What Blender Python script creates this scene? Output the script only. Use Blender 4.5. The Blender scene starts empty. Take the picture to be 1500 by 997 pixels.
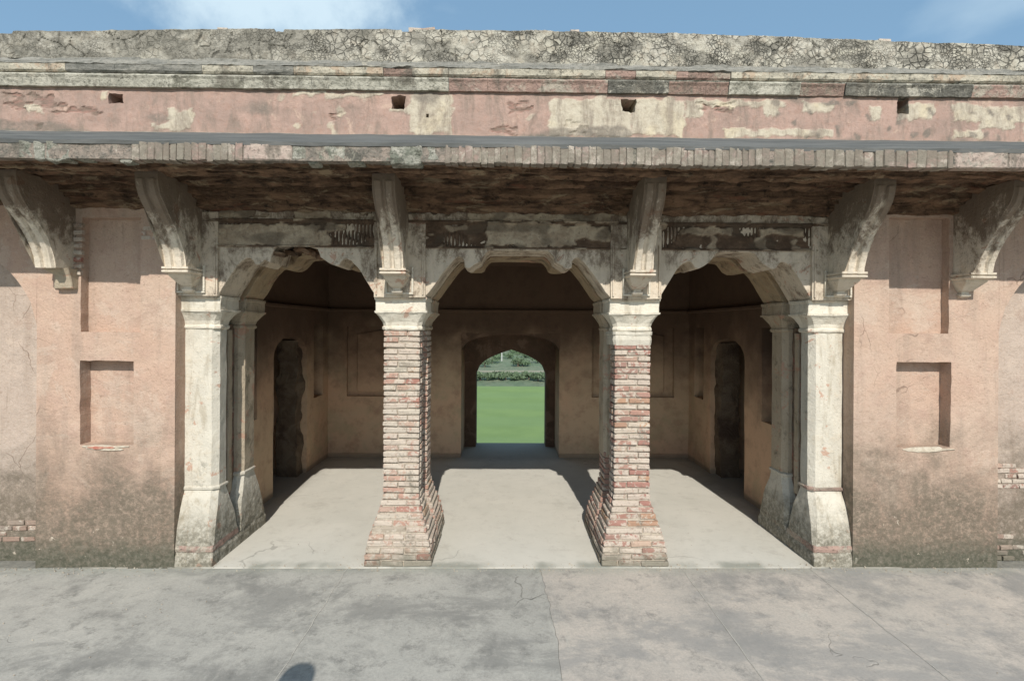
import bpy, bmesh, math, random
from mathutils import Vector, Matrix, Euler, noise
from mathutils.geometry import tessellate_polygon
R = math.radians
random.seed(7)
scn = bpy.context.scene
col = scn.collection

# ------------------------------------------------------------------ camera
cam = bpy.data.objects.new('camera', bpy.data.cameras.new('camera'))
col.objects.link(cam)
cam.data.lens = 18; cam.data.sensor_width = 36
cam.data.clip_start = .05; cam.data.clip_end = 3000
cam.location = (0, -3.83, 1.8)
YAW, ROLL = R(-.76), R(.35)
CR = Matrix.Rotation(YAW, 3, 'Z') @ Matrix.Rotation(R(90), 3, 'X') @ Matrix.Rotation(ROLL, 3, 'Z')
cam.rotation_euler = CR.to_euler()
cam.data.shift_y = -20.5/1500
scn.camera = cam
CAM = Vector(cam.location)
def at(px, py, Y=0.0):
    """photo pixel -> world point on the vertical plane at depth Y"""
    d = CR @ Vector(((px-750)/750, (478-py)/750, -1))
    p = CAM + d*((Y-CAM.y)/d.y)
    return p.x, p.z
def ax(px, Y=0.0, py=478): return at(px, py, Y)[0]
def az(py, Y=0.0, px=750): return at(px, py, Y)[1]

# ------------------------------------------------------------------ world, sun
SUN_DIR = Vector((-.06, 1, -.82)).normalized()          # the way the light travels
elev = math.asin(-SUN_DIR.z)
w = bpy.data.worlds.new('World'); scn.world = w; w.use_nodes = True
wn = w.node_tree; wn.nodes.clear()
def wnode(t, **k):
    n = wn.nodes.new(t)
    for a, b in k.items(): setattr(n, a, b)
    return n
sky = wnode('ShaderNodeTexSky', sky_type='NISHITA', sun_disc=False)
sky.sun_elevation = elev
sky.sun_rotation = math.atan2(-SUN_DIR.x, -SUN_DIR.y)
sky.air_density = 1.15; sky.dust_density = 1.2; sky.ozone_density = 1.0
tc = wnode('ShaderNodeTexCoord')
mp = wnode('ShaderNodeMapping'); mp.inputs['Scale'].default_value = (1, 1, 2.6); mp.inputs['Location'].default_value = (3.85, .4, .0)
nz = wnode('ShaderNodeTexNoise'); nz.inputs['Scale'].default_value = 1.5; nz.inputs['Detail'].default_value = 8; nz.inputs['Roughness'].default_value = .5
cr = wnode('ShaderNodeValToRGB'); cr.color_ramp.elements[0].position = .60; cr.color_ramp.elements[1].position = .86
mx = wnode('ShaderNodeMix', data_type='RGBA')
mx.inputs[7].default_value = (7.0, 8.7, 9.8, 1)
bg = wnode('ShaderNodeBackground'); bg.inputs['Strength'].default_value = .10
wo = wnode('ShaderNodeOutputWorld')
def blob(d0, sc, lo, hi, amt):
    a_ = wnode('ShaderNodeVectorMath', operation='SUBTRACT'); a_.inputs[1].default_value = d0
    wn.links.new(tc.outputs['Generated'], a_.inputs[0])
    b_ = wnode('ShaderNodeVectorMath', operation='MULTIPLY'); b_.inputs[1].default_value = sc
    wn.links.new(a_.outputs[0], b_.inputs[0])
    c_ = wnode('ShaderNodeVectorMath', operation='LENGTH'); wn.links.new(b_.outputs[0], c_.inputs[0])
    n_ = wnode('ShaderNodeTexNoise'); n_.inputs['Scale'].default_value = 7; n_.inputs['Detail'].default_value = 9; n_.inputs['Roughness'].default_value = .6
    wn.links.new(tc.outputs['Generated'], n_.inputs['Vector'])
    m_ = wnode('ShaderNodeMath', operation='MULTIPLY_ADD'); wn.links.new(n_.outputs['Fac'], m_.inputs[0]); m_.inputs[1].default_value = 1.5; wn.links.new(c_.outputs['Value'], m_.inputs[2])
    r_ = wnode('ShaderNodeMapRange', interpolation_type='SMOOTHSTEP'); wn.links.new(m_.outputs[0], r_.inputs[0])
    for i_, v_ in enumerate((hi, lo, 0, amt)): r_.inputs[i_+1].default_value = v_
    return r_.outputs[0]
L = wn.links.new
L(tc.outputs['Generated'], mp.inputs['Vector']); L(mp.outputs[0], nz.inputs['Vector']); L(nz.outputs['Fac'], cr.inputs['Fac'])
cl = wnode('ShaderNodeMath', operation='MAXIMUM', use_clamp=True)
L(blob((-.36, .77, .53), (4.4, 1.5, 6.5), 1.05, 1.75, .95), cl.inputs[0]); L(cr.outputs['Color'], cl.inputs[1]); L(cl.outputs[0], mx.inputs[0]); hz = wnode('ShaderNodeMix', data_type='RGBA'); hz.inputs[0].default_value = .42; hz.inputs[7].default_value = (3.6, 6.6, 9.6, 1); L(sky.outputs[0], hz.inputs[6]); L(hz.outputs[2], mx.inputs[6]); L(mx.outputs[2], bg.inputs['Color']); L(bg.outputs[0], wo.inputs['Surface'])

sun = bpy.data.objects.new('sun', bpy.data.lights.new('sun', 'SUN'))
col.objects.link(sun)
sun.data.energy = 4.5; sun.data.angle = R(.5); sun.data.color = (1, .95, .885)
sun.rotation_euler = SUN_DIR.to_track_quat('-Z', 'Y').to_euler()
sun.location = (0, -10, 12)
vs = scn.view_settings
vs.view_transform = 'Standard'; vs.look = 'None'; vs.exposure = 0; vs.gamma = 1

# ------------------------------------------------------------------ material helper
class M:
    def __init__(s, name, rough=.9):
        s.mat = bpy.data.materials.new(name); s.mat.use_nodes = True
        s.nt = s.mat.node_tree; s.b = s.nt.nodes['Principled BSDF']
        s.b.inputs['Roughness'].default_value = rough
        s.b.inputs['Specular IOR Level'].default_value = .25
        g = s.n('ShaderNodeNewGeometry'); s.pos = g.outputs['Position']; s.nrm = g.outputs['Normal']
        sp = s.n('ShaderNodeSeparateXYZ'); s.l(s.pos, sp.inputs[0]); s.x, s.y, s.z = sp.outputs
        s.h = None
    def n(s, t, **k):
        n = s.nt.nodes.new(t)
        for a, b in k.items(): setattr(n, a, b)
        return n
    def l(s, a, b): s.nt.links.new(a, b)
    def put(s, v, i):
        if hasattr(v, 'is_linked') or hasattr(v, 'links'): s.l(v, i)
        elif isinstance(v, tuple): i.default_value = (*v, 1) if len(v) == 3 else v
        else: i.default_value = v
    def sc(s, v, off=(0, 0, 0)):
        m = s.n('ShaderNodeMapping'); m.inputs['Scale'].default_value = v; m.inputs['Location'].default_value = off
        s.l(s.pos, m.inputs[0]); return m.outputs[0]
    def noise(s, scale, detail=5, rough=.6, dist=0, vec=None):
        n = s.n('ShaderNodeTexNoise'); n.inputs['Scale'].default_value = scale; n.inputs['Detail'].default_value = detail
        n.inputs['Roughness'].default_value = rough; n.inputs['Distortion'].default_value = dist
        s.l(vec or s.pos, n.inputs['Vector']); return n.outputs['Fac']
    def vor(s, scale, feat='DISTANCE_TO_EDGE', vec=None, rnd=1):
        n = s.n('ShaderNodeTexVoronoi', feature=feat); n.inputs['Scale'].default_value = scale; n.inputs['Randomness'].default_value = rnd
        s.l(vec or s.pos, n.inputs['Vector']); return n.outputs['Distance' if feat != 'COLOR' else 'Color']
    def warp(s, amt, scale, vec=None):
        n = s.n('ShaderNodeTexNoise'); n.inputs['Scale'].default_value = scale; n.inputs['Detail'].default_value = 3
        s.l(s.pos, n.inputs['Vector'])
        a = s.n('ShaderNodeVectorMath', operation='MULTIPLY_ADD'); s.l(n.outputs['Color'], a.inputs[0])
        a.inputs[1].default_value = (amt, amt, amt); s.l(vec or s.pos, a.inputs[2]); return a.outputs[0]
    def step(s, f, a, b, lo=0.0, hi=1.0):
        n = s.n('ShaderNodeMapRange', interpolation_type='SMOOTHSTEP')
        for i, v in enumerate((f, a, b, lo, hi)): s.put(v, n.inputs[i])
        return n.outputs[0]
    def m(s, op, a, b=0.0, clamp=False):
        n = s.n('ShaderNodeMath', operation=op, use_clamp=clamp); s.put(a, n.inputs[0]); s.put(b, n.inputs[1]); return n.outputs[0]
    def mix(s, f, a, b, mode='MIX'):
        n = s.n('ShaderNodeMix', data_type='RGBA', blend_type=mode); s.put(f, n.inputs[0]); s.put(a, n.inputs[6]); s.put(b, n.inputs[7]); return n.outputs[2]
    def ramp(s, f, stops, const=False):
        n = s.n('ShaderNodeValToRGB'); e = n.color_ramp.elements
        if const: n.color_ramp.interpolation = 'CONSTANT'
        while len(e) < len(stops): e.new(.5)
        for i, (p, c) in enumerate(stops): e[i].position = p; e[i].color = (*c, 1)
        s.l(f, n.inputs[0]); return n.outputs[0]
    def attr(s, name):
        n = s.n('ShaderNodeAttribute'); n.attribute_name = name; return n.outputs['Fac']
    def rnd(s): return s.n('ShaderNodeObjectInfo').outputs['Random']
    def done(s, c, h=None, strength=.5, dist=.01):
        s.put(c, s.b.inputs['Base Color'])
        if h is not None:
            b = s.n('ShaderNodeBump'); b.inputs['Strength'].default_value = strength; b.inputs['Distance'].default_value = dist
            s.l(h, b.inputs['Height']); s.l(b.outputs[0], s.b.inputs['Normal'])
        return s.mat

def bump_sum(s, *tw):
    t = None
    for f, wgt in tw:
        x = s.m('MULTIPLY', f, wgt)
        t = x if t is None else s.m('ADD', t, x)
    return t

# --- weathered pink lime plaster (outer walls)
def pink_plaster(name, c1, c2, c3, base_dirt=True, chips=.0):
    s = M(name)
    a = s.noise(1.3, 6, .6, .4); b = s.noise(7, 6, .65); f = s.noise(70, 3, .7)
    st = s.noise(2.2, 5, .6, .3, s.sc((3.5, 3.5, .5)))
    c = s.mix(s.step(a, .35, .66), c1, c2)
    c = s.mix(s.step(b, .44, .72, 0, .6), c, c3)
    c = s.mix(s.step(st, .48, .70, 0, .5), c, (.34, .265, .21))
    c = s.mix(s.step(s.noise(4.1, 7, .7, .6), .58, .66, 0, .4), c, (.62, .50, .40))
    c = s.mix(s.step(s.noise(.9, 7, .72, .8, s.sc((1, 1, .8), (5, 2, 2))), .50, .64, 0, .5), c, (.43, .335, .265))
    c = s.mix(s.step(s.noise(1.9, 8, .74, .5, s.sc((1, 1, 1.3), (11, 2, 5))), .555, .575, 0, .38), c, (.55, .45, .36))
    c = s.mix(s.step(s.noise(2.6, 8, .74, .5, s.sc((1, 1, 1.2), (1, 8, 15))), .585, .60, 0, .35), c, (.36, .25, .195))
    dr = s.noise(5, 6, .7, .1, s.sc((3.4, 3.4, .22), (4, 4, 1)))
    c = s.mix(s.step(dr, .58, .70, 0, .45), c, (.28, .215, .165))
    ck = s.m('MULTIPLY', s.step(s.vor(1.7, vec=s.warp(.22, 4)), .006, .0015), s.step(s.noise(1.5, 3, .6), .54, .62))
    c = s.mix(s.m('MULTIPLY', ck, .7), c, (.17, .12, .09))
    sp = s.step(s.noise(38, 4, .75), .57, .68)
    c = s.mix(s.m('MULTIPLY', sp, .45), c, (.24, .165, .12))
    c = s.mix(s.step(f, .3, .75, 0, .25), c, (.30, .2, .14))
    hgt = None
    if base_dirt:
        zz = s.m('ADD', s.z, s.m('MULTIPLY', s.m('SUBTRACT', s.noise(2.3, 7, .72, .5), .5), 1.5))
        d = s.step(zz, 1.22, .34)
        c = s.mix(s.m('MULTIPLY', d, s.step(s.noise(24, 6, .8), .28, .58, .42, 1)), c, s.mix(b, (.215, .175, .13), (.11, .092, .068)))
        zs = s.m('ADD', s.z, s.m('MULTIPLY', s.m('SUBTRACT', s.noise(7, 9, .8), .5), .36))
        c = s.mix(s.step(zs, .26, .06, 0, .85), c, s.mix(s.step(s.noise(30, 6, .8), .42, .68), (.07, .075, .052), (.17, .155, .12)))
        chip = s.m('MULTIPLY', s.step(s.noise(13, 6, .75, .6), .64, .67), s.step(s.z, .8, .2))
        c = s.mix(chip, c, (.50, .43, .34))
    h = bump_sum(s, (b, .6), (f, .22), (s.noise(25, 5, .7), .45), (s.noise(3, 5, .6), 1.2))
    return s.done(c, h, .85, .022)

pinkw = pink_plaster('pink_lime_plaster', (.515, .355, .265), (.53, .40, .31), (.45, .305, .24))
pinkr = pink_plaster('pale_pink_plaster', (.50, .415, .345), (.47, .38, .31), (.42, .345, .285))
inner = None
def inner_plaster():
    s = M('dim_ochre_plaster')
    a = s.noise(1.1, 6, .6, .6); b = s.noise(6, 7, .7); f = s.noise(60, 3, .7)
    c = s.mix(s.step(a, .35, .65), (.62, .415, .275), (.57, .425, .285))
    c = s.mix(s.step(b, .45, .7, 0, .7), c, (.38, .245, .17))
    c = s.mix(s.step(s.noise(2.4, 6, .7, .5), .52, .68, 0, .6), c, (.44, .36, .23))
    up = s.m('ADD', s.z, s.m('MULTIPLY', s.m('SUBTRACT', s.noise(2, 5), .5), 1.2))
    c = s.mix(s.step(up, .75, 1.9, 0, .9), c, s.mix(b, (.085, .048, .032), (.05, .034, .025)))  # upper walls and ceiling darkened: the hall's shade put into the colour
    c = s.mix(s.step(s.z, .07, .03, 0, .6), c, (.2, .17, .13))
    return s.done(c, bump_sum(s, (b, .6), (f, .25)), .6, .015)
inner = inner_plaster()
def rubble_plaster():
    s = M('mottled_blocking_plaster')
    n = s.noise(5, 8, .75, .7)
    c = s.mix(s.step(n, .42, .6), (.13, .095, .065), (.18, .14, .10))
    c = s.mix(s.step(s.noise(3, 6, .7), .5, .62), c, (.08, .055, .04))
    return s.done(c, n, .9, .04)
rubble = rubble_plaster()

# --- whitewashed plaster with mould (columns, capitals, brackets)
def whitewash(name, base=(.70, .655, .53), mould=.5, brick=.0, soot_shade=.0, lo=.0):
    s = M(name)
    a = s.noise(3.2, 7, .65, .6); b = s.noise(12, 7, .72); f = s.noise(80, 3, .7)
    st = s.noise(4, 6, .65, .4, s.sc((4, 4, .55)))
    c = s.mix(s.step(a, .4, .65), base, tuple(v*.88 for v in base))
    c = s.mix(s.step(b, .5, .75, 0, .5), c, (.56, .47, .34))
    c = s.mix(s.step(st, .50, .70, 0, mould), c, (.34, .285, .20))
    m2 = s.step(s.noise(7.5, 9, .8, .3), .60-.10*mould, .74-.10*mould, 0, mould)
    c = s.mix(s.m('MULTIPLY', m2, s.step(b, .35, .55, .3, 1)), c, (.12, .11, .08))
    if brick:
        c = s.mix(s.step(s.noise(6.5, 6, .7, .5, s.sc((1, 1, 1.2), (4, 2, 7))), .64-.1*brick, .67-.1*brick, 0, .75), c, (.46, .27, .19))
    if soot_shade:  # mottled stain plus under-eave shade put into the colour, stronger with height
        c = s.mix(s.step(s.m('ADD', s.noise(5.2, 9, .8, .3, s.sc((1.3, 1.3, .8), (3, 5, 1))), s.m('MULTIPLY', s.m('SUBTRACT', s.z, 2.4), .28*soot_shade)), .44, .62, 0, .85), c, s.mix(b, (.17, .11, .07), (.085, .06, .04)))
    if lo:
        zs = s.m('ADD', s.z, s.m('MULTIPLY', s.m('SUBTRACT', s.noise(8, 7, .78), .5), .5))
        c = s.mix(s.m('MULTIPLY', s.step(zs, .50, .16, 0, lo), s.step(s.noise(26, 6, .8), .35, .6, .35, 1)), c, s.mix(b, (.20, .175, .13), (.085, .085, .06)))
    c = s.mix(s.step(s.noise(45, 4, .75), .6, .68, 0, .5), c, (.28, .22, .15))
    return s.done(c, bump_sum(s, (b, .6), (f, .2), (s.noise(30, 5, .7), .4)), .8, .018)
ww = whitewash('whitewashed_plaster', (.62, .58, .485), mould=.6, brick=.3, lo=.9)
wwcap = whitewash('bright_whitewash', (.69, .64, .53), mould=.55, brick=.3)
wwgrey = whitewash('grey_stained_plaster', (.45, .375, .275), mould=.8, brick=.6)
wwsoff = whitewash('shaded_rear_arch_plaster', (.40, .305, .195), mould=.8, brick=.5, soot_shade=1.2)  # darker copy of the arch plaster: rear-rib shade put into colour, besides stains
wwarch = whitewash('arch_plaster', (.63, .545, .43), mould=.38, brick=.3, soot_shade=.45)
wwbr = whitewash('bracket_plaster', (.68, .60, .48), mould=.45, brick=.35, soot_shade=2.2)

# --- sooty eroded brickwork below the eave
def sooty():
    s = M('sooty_eroded_brickwork')
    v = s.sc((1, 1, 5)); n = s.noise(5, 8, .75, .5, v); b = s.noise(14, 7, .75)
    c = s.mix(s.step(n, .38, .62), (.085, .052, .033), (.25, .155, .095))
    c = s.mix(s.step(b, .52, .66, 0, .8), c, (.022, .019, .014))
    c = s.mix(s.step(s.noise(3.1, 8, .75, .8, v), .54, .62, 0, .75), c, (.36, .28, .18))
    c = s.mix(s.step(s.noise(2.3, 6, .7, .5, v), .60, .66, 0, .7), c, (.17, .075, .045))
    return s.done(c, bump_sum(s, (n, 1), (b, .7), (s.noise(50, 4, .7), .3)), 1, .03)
soot_shade = sooty()
# --- bricks
def brick_mat(name, wash, cols):
    s = M(name)
    c = s.ramp(s.rnd(), cols)
    n = s.noise(16, 6, .7, .5); b = s.noise(45, 5, .75)
    rn = s.m('MULTIPLY', s.m('SUBTRACT', s.m('FRACT', s.m('MULTIPLY', s.rnd(), 7.31)), .5), .22)
    c = s.mix(s.step(s.m('ADD', n, rn), .57-wash, .64-wash, 0, .82), c, s.mix(b, (.60, .54, .45), (.46, .405, .33)))
    c = s.mix(s.step(b, .54, .66, 0, .6), c, (.20, .155, .12))
    zs = s.m('ADD', s.z, s.m('MULTIPLY', s.m('SUBTRACT', s.noise(9, 6), .5), .3))
    c = s.mix(s.step(zs, .16, .02, 0, .7), c, (.13, .13, .095))
    c = s.mix(s.step(s.noise(4.5, 9, .8, .3, s.sc((1, 1, 1), (9, 1, 4))), .55 if wash != .095 else .35, .66 if wash != .095 else .53, 0, .85), c, s.mix(b, (.26, .225, .175), (.12, .115, .09)))
    return s.done(c, bump_sum(s, (n, .6), (b, .6)), .9, .012)
bcols = [(0, (.46, .34, .27)), (.2, (.43, .25, .19)), (.4, (.48, .38, .29)), (.55, (.36, .18, .14)), (.7, (.46, .30, .23)), (.85, (.38, .34, .27)), (1, (.46, .30, .19))]
rcols = [(0, (.40, .24, .19)), (.25, (.33, .155, .125)), (.45, (.44, .31, .24)), (.6, (.36, .20, .155)), (.75, (.30, .19, .155)), (.9, (.46, .28, .17)), (1, (.46, .36, .29))]
brickL = brick_mat('lime_washed_brick', .17, bcols)
brickR = brick_mat('red_brick', .135, rcols)
brickD = brick_mat('dull_base_brick', .05, [(0, (.30, .24, .19)), (.4, (.33, .22, .17)), (.7, (.27, .22, .18)), (1, (.36, .28, .22))])
brickE = brick_mat('rowlock_edge_brick', .095, [(0, (.37, .26, .22)), (.3, (.34, .235, .20)), (.6, (.36, .29, .25)), (.8, (.28, .20, .17)), (1, (.34, .29, .25))])
def simple(name, c1, c2, sc=12, c3=None, bs=.8, bd=.02, dark=.0):
    s = M(name); n = s.noise(sc, 7, .72, .4); b = s.noise(sc*4, 4, .7)
    c = s.mix(s.step(n, .4, .62), c1, c2)
    if c3: c = s.mix(s.step(s.noise(sc*.45, 7, .75, .6), .52, .6), c, c3)
    if dark:
        c = s.mix(s.step(b, .52, .66, 0, dark), c, (.05, .05, .04))
        g_ = s.noise(3.1, 8, .76, .3, s.sc((1.8, 1, 1), (2, 6, 3)))
        c = s.mix(s.step(g_, .50, .64, 0, .75), c, s.mix(b, (.21, .185, .145), (.09, .085, .07)))
        c = s.mix(s.step(s.noise(2.3, 8, .75, .3, s.sc((1.4, 1, 1.5), (9, 1, 5))), .56, .64, 0, .6), c, (.47, .43, .34))
    return s.done(c, bump_sum(s, (n, .7), (b, .4)), bs, bd)
mortar = simple('lime_mortar', (.48, .42, .33), (.35, .30, .24), 22)
mortar_dark = simple('weathered_mortar', (.27, .26, .22), (.20, .195, .17), 22)
lich = simple('lichened_edge_stone', (.36, .35, .29), (.17, .18, .14), 18, (.46, .44, .37), 1, .03, .8)
cor_white = simple('pale_cornice_plaster', (.50, .475, .39), (.37, .355, .29), 9, (.22, .21, .165), 1, .03, .6)
cor_pink = simple('pink_cornice_plaster', (.38, .26, .21), (.32, .22, .18), 10, (.40, .35, .28), .9, .03, .5)
cor_brown = simple('brown_cornice_brick', (.33, .225, .18), (.25, .18, .145), 16, (.27, .22, .17), 1, .03, .5)
cor_black = simple('black_lichen_cornice', (.13, .125, .105), (.22, .21, .175), 16, (.48, .45, .37), 1, .03, .6)
slope_grey = None
def grey_render():
    s = M('grey_cement_render')
    v = s.sc((.5, 1, 4)); n = s.noise(5, 7, .7, .4, v); b = s.noise(26, 6, .75)
    c = s.mix(s.step(n, .36, .62), (.21, .205, .18), (.33, .315, .27))
    c = s.mix(s.step(b, .45, .66, 0, .7), c, (.13, .13, .11))
    c = s.mix(s.step(s.noise(2.6, 6, .7, .5), .6, .68, 0, .7), c, (.48, .44, .34))
    return s.done(c, bump_sum(s, (n, .6), (b, .6)), 1, .03)
slope_grey = grey_render()
def chajja_top():
    s = M('dark_cement_eave_top')
    v = s.sc((.4, 3, 1)); n = s.noise(4, 7, .7, .3, v); b = s.noise(30, 5, .7)
    c = s.mix(s.step(n, .36, .64), (.085, .088, .083), (.14, .14, .13))
    c = s.mix(s.step(b, .52, .7, 0, .5), c, (.11, .11, .10))
    zj = s.m('ADD', s.z, s.m('MULTIPLY', s.m('SUBTRACT', s.noise(7, 6, .7), .5), .05))
    c = s.mix(s.step(zj, 3.20, 3.215, 0, .85), c, (.48, .45, .37))
    return s.done(c, bump_sum(s, (n, .6), (b, .5)), .6, .01)
ctop = chajja_top()

# --- attribute driven sheets: parapet and pink band
def parapet_mat():
    s = M('cracked_parapet_plaster')
    cr_ = s.attr('crack'); pl = s.attr('pale'); b = s.noise(16, 7, .75, .4); n = s.noise(3.2, 7, .7, .6)
    g = s.mix(s.step(b, .38, .62), (.31, .29, .24), (.17, .16, .13))
    p = s.mix(s.step(n, .42, .62), (.51, .48, .40), (.49, .46, .37))
    p = s.mix(s.step(b, .46, .66, 0, .8), p, (.36, .31, .24))
    c = s.mix(pl, g, p)
    c = s.mix(s.step(s.noise(9, 6, .7, .6), .60, .66, 0, .45), c, (.13, .13, .11))
    c = s.mix(s.step(s.noise(2.7, 6, .7, .6, s.sc((1, 1, 1.8), (8, 0, 3))), .655, .68, 0, .75), c, (.40, .22, .17))
    run = s.noise(3.0, 9, .78, .3, s.sc((2.2, 1, .9), (1, 1, 7)))
    c = s.mix(s.step(run, .50, .66, 0, .75), c, s.mix(b, (.19, .175, .14), (.10, .095, .078)))
    cm = s.attr('craze'); wv = s.warp(.075, 7)
    v1 = s.step(s.vor(19, vec=wv), .085, .02); v2 = s.step(s.vor(44, vec=wv), .12, .04)
    sel = s.step(s.noise(2.4, 5, .7, .4, s.sc((1, 1, 1.5), (2, 7, 1))), .46, .56)
    v = s.m('MULTIPLY', s.m('MAXIMUM', s.m('MULTIPLY', v1, s.m('SUBTRACT', 1, sel)), s.m('MULTIPLY', v2, sel)), cm)
    v = s.m('MULTIPLY', v, s.step(s.noise(4.2, 7, .75), .40, .60, .06, 1))
    c = s.mix(s.m('MULTIPLY', s.m('MAXIMUM', cr_, v), .88), c, (.08, .076, .062))
    c = s.mix(s.step(s.noise(24, 7, .8, .3), .55, .68, 0, .6), c, (.15, .145, .12))
    return s.done(c, bump_sum(s, (b, .5), (s.noise(50, 4, .7), .4), (v, -1.1)), 1, .022)
par_m = parapet_mat()
def band_mat():
    s = M('flaking_pink_band_plaster')
    w_ = s.attr('white'); br = s.attr('raw'); dk = s.attr('dark')
    a = s.noise(2.2, 7, .65, .5); b = s.noise(18, 7, .75, .3)
    pk = s.mix(s.step(a, .38, .62), (.425, .295, .24), (.35, .25, .205))
    pk = s.mix(s.step(b, .46, .7, 0, .6), pk, (.36, .22, .165))
    pk = s.mix(s.step(s.noise(5, 7, .75, .5), .57, .64, 0, .5), pk, (.58, .43, .33))
    rw = s.mix(s.step(s.noise(11, 5, .7, .2, s.sc((.5, 1, 3.4))), .42, .56), (.34, .20, .16), (.22, .16, .125))
    wh = s.mix(s.step(b, .42, .64), (.53, .475, .37), (.44, .38, .29))
    wh = s.mix(s.step(a, .5, .65, 0, .6), wh, (.62, .53, .36))
    c = s.mix(br, pk, rw); c = s.mix(w_, c, wh)
    stn = s.noise(3, 8, .75, .4, s.sc((2.6, 1, .8), (1, 4, 0)))
    c = s.mix(s.step(stn, .45, .64, 0, .7), c, s.mix(b, (.27, .21, .165), (.17, .145, .12)))
    c = s.mix(s.step(s.noise(34, 7, .8), .55, .68, 0, .6), c, (.24, .17, .13))
    c = s.mix(s.m('MULTIPLY', dk, s.step(b, .3, .55, .4, 1)), c, (.16, .145, .12))
    return s.done(c, bump_sum(s, (b, .7), (s.noise(55, 4, .7), .35)), .8, .014)
band_m = band_mat()

# --- ground
def floor_mat():
    s = M('pale_hall_floor'); n = s.noise(1.6, 7, .65, .4); b = s.noise(9, 6, .7)
    c = s.mix(s.step(n, .35, .66), (.60, .575, .50), (.55, .53, .46))
    c = s.mix(s.step(b, .5, .72, 0, .35), c, (.42, .39, .33))
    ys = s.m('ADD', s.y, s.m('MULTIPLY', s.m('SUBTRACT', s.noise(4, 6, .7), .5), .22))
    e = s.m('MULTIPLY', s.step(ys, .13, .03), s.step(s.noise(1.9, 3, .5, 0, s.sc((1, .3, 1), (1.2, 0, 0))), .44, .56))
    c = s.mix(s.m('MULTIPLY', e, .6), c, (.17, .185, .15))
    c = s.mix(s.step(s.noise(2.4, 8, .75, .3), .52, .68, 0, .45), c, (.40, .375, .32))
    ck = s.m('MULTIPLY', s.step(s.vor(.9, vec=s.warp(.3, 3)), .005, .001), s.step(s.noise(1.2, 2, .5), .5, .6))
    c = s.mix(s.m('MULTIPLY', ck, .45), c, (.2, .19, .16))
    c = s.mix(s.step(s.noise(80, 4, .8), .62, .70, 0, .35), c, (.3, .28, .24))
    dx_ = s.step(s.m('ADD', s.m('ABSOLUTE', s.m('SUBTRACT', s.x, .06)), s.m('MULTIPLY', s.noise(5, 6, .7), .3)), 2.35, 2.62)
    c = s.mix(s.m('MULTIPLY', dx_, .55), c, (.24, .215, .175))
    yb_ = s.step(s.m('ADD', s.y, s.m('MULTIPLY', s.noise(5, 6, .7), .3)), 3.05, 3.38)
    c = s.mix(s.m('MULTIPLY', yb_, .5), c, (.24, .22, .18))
    return s.done(c, bump_sum(s, (b, .5), (s.noise(60, 3, .7), .3)), .35, .01)
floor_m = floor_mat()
def slab_mat(name, c1, c2, cd, amt):
    s = M(name)
    n = s.noise(1.1, 9, .74, .15); b = s.noise(6, 9, .8, .1); f = s.noise(70, 5, .8); g = s.noise(1.9, 10, .76, .2, s.sc((1, 1, 1), (3, 1, 0)))
    c = s.mix(s.step(n, .36, .64), c1, c2)
    c = s.mix(s.step(g, .46, .66, 0, amt), c, cd)
    c = s.mix(s.m('MULTIPLY', s.step(b, .52, .66), amt*.8), c, tuple(v*.8 for v in cd))
    c = s.mix(s.step(s.noise(3.2, 7, .7, .7, s.sc((1, .35, 1), (7, 3, 0))), .58, .68, 0, .5), c, (.50, .48, .42))
    c = s.mix(s.step(f, .35, .75, 0, .4), c, (.20, .20, .18))
    c = s.mix(s.step(s.noise(34, 6, .8), .60, .70, 0, .5), c, (.55, .54, .49))
    ys = s.m('ADD', s.y, s.m('MULTIPLY', s.m('SUBTRACT', s.noise(5, 6, .7), .5), .25))
    c = s.mix(s.step(ys, -.14, -.02, 0, .45), c, (.30, .31, .26))
    big = s.noise(.75, 10, .72, .4, s.sc((1, 1.6, 1), (5, 9, 0)))
    c = s.mix(s.step(big, .50, .60, 0, amt*.85), c, s.mix(b, cd, tuple(v*1.35 for v in cd)))
    crk = s.vor(.8, vec=s.warp(.35, 3.2)); crk2 = s.step(crk, .004, .001)
    crk2 = s.m('MULTIPLY', crk2, s.step(s.noise(1.3, 2, .5), .56, .66))
    c = s.mix(s.m('MULTIPLY', crk2, .45), c, (.12, .12, .10))
    return s.done(c, bump_sum(s, (b, .7), (f, .35), (crk2, -.8)), .5, .012)
slabA = slab_mat('grey_cement_paving', (.46, .445, .395), (.39, .38, .34), (.20, .197, .18), .8)
slabB = slab_mat('beige_cement_paving', (.55, .49, .42), (.47, .43, .375), (.24, .235, .22), .78)
slabC = slab_mat('warm_cement_paving', (.42, .385, .34), (.37, .345, .31), (.19, .19, .18), .8)
def lawn_mat():
    s = M('mown_lawn'); n = s.noise(.6, 6, .65); f = s.noise(30, 4, .8)
    c = s.mix(s.step(n, .35, .65), (.235, .335, .115), (.20, .295, .10))
    st = s.m('SINE', s.m('MULTIPLY', s.y, 1.6)); c = s.mix(s.step(st, -.6, .6, 0, .45), c, (.21, .31, .13))
    c = s.mix(s.step(f, .35, .7, 0, .4), c, (.12, .19, .07))
    return s.done(c, f, 1, .03)
lawn_m = lawn_mat()
def hill_mat():
    s = M('scrub_hillside'); n = s.noise(.35, 8, .7, .6); f = s.noise(2.2, 6, .8)
    c = s.mix(s.step(n, .42, .6), (.17, .23, .14), (.23, .26, .17))
    c = s.mix(s.step(f, .45, .65, 0, .7), c, (.09, .14, .08))
    c = s.mix(s.step(s.noise(.8, 7, .7, .5), .62, .68, 0, .7), c, (.30, .27, .19))
    return s.done(c, f, 1, .2)
hill_m = hill_mat()
path_m = simple('dusty_track', (.30, .28, .20), (.26, .25, .17), 2)
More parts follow.
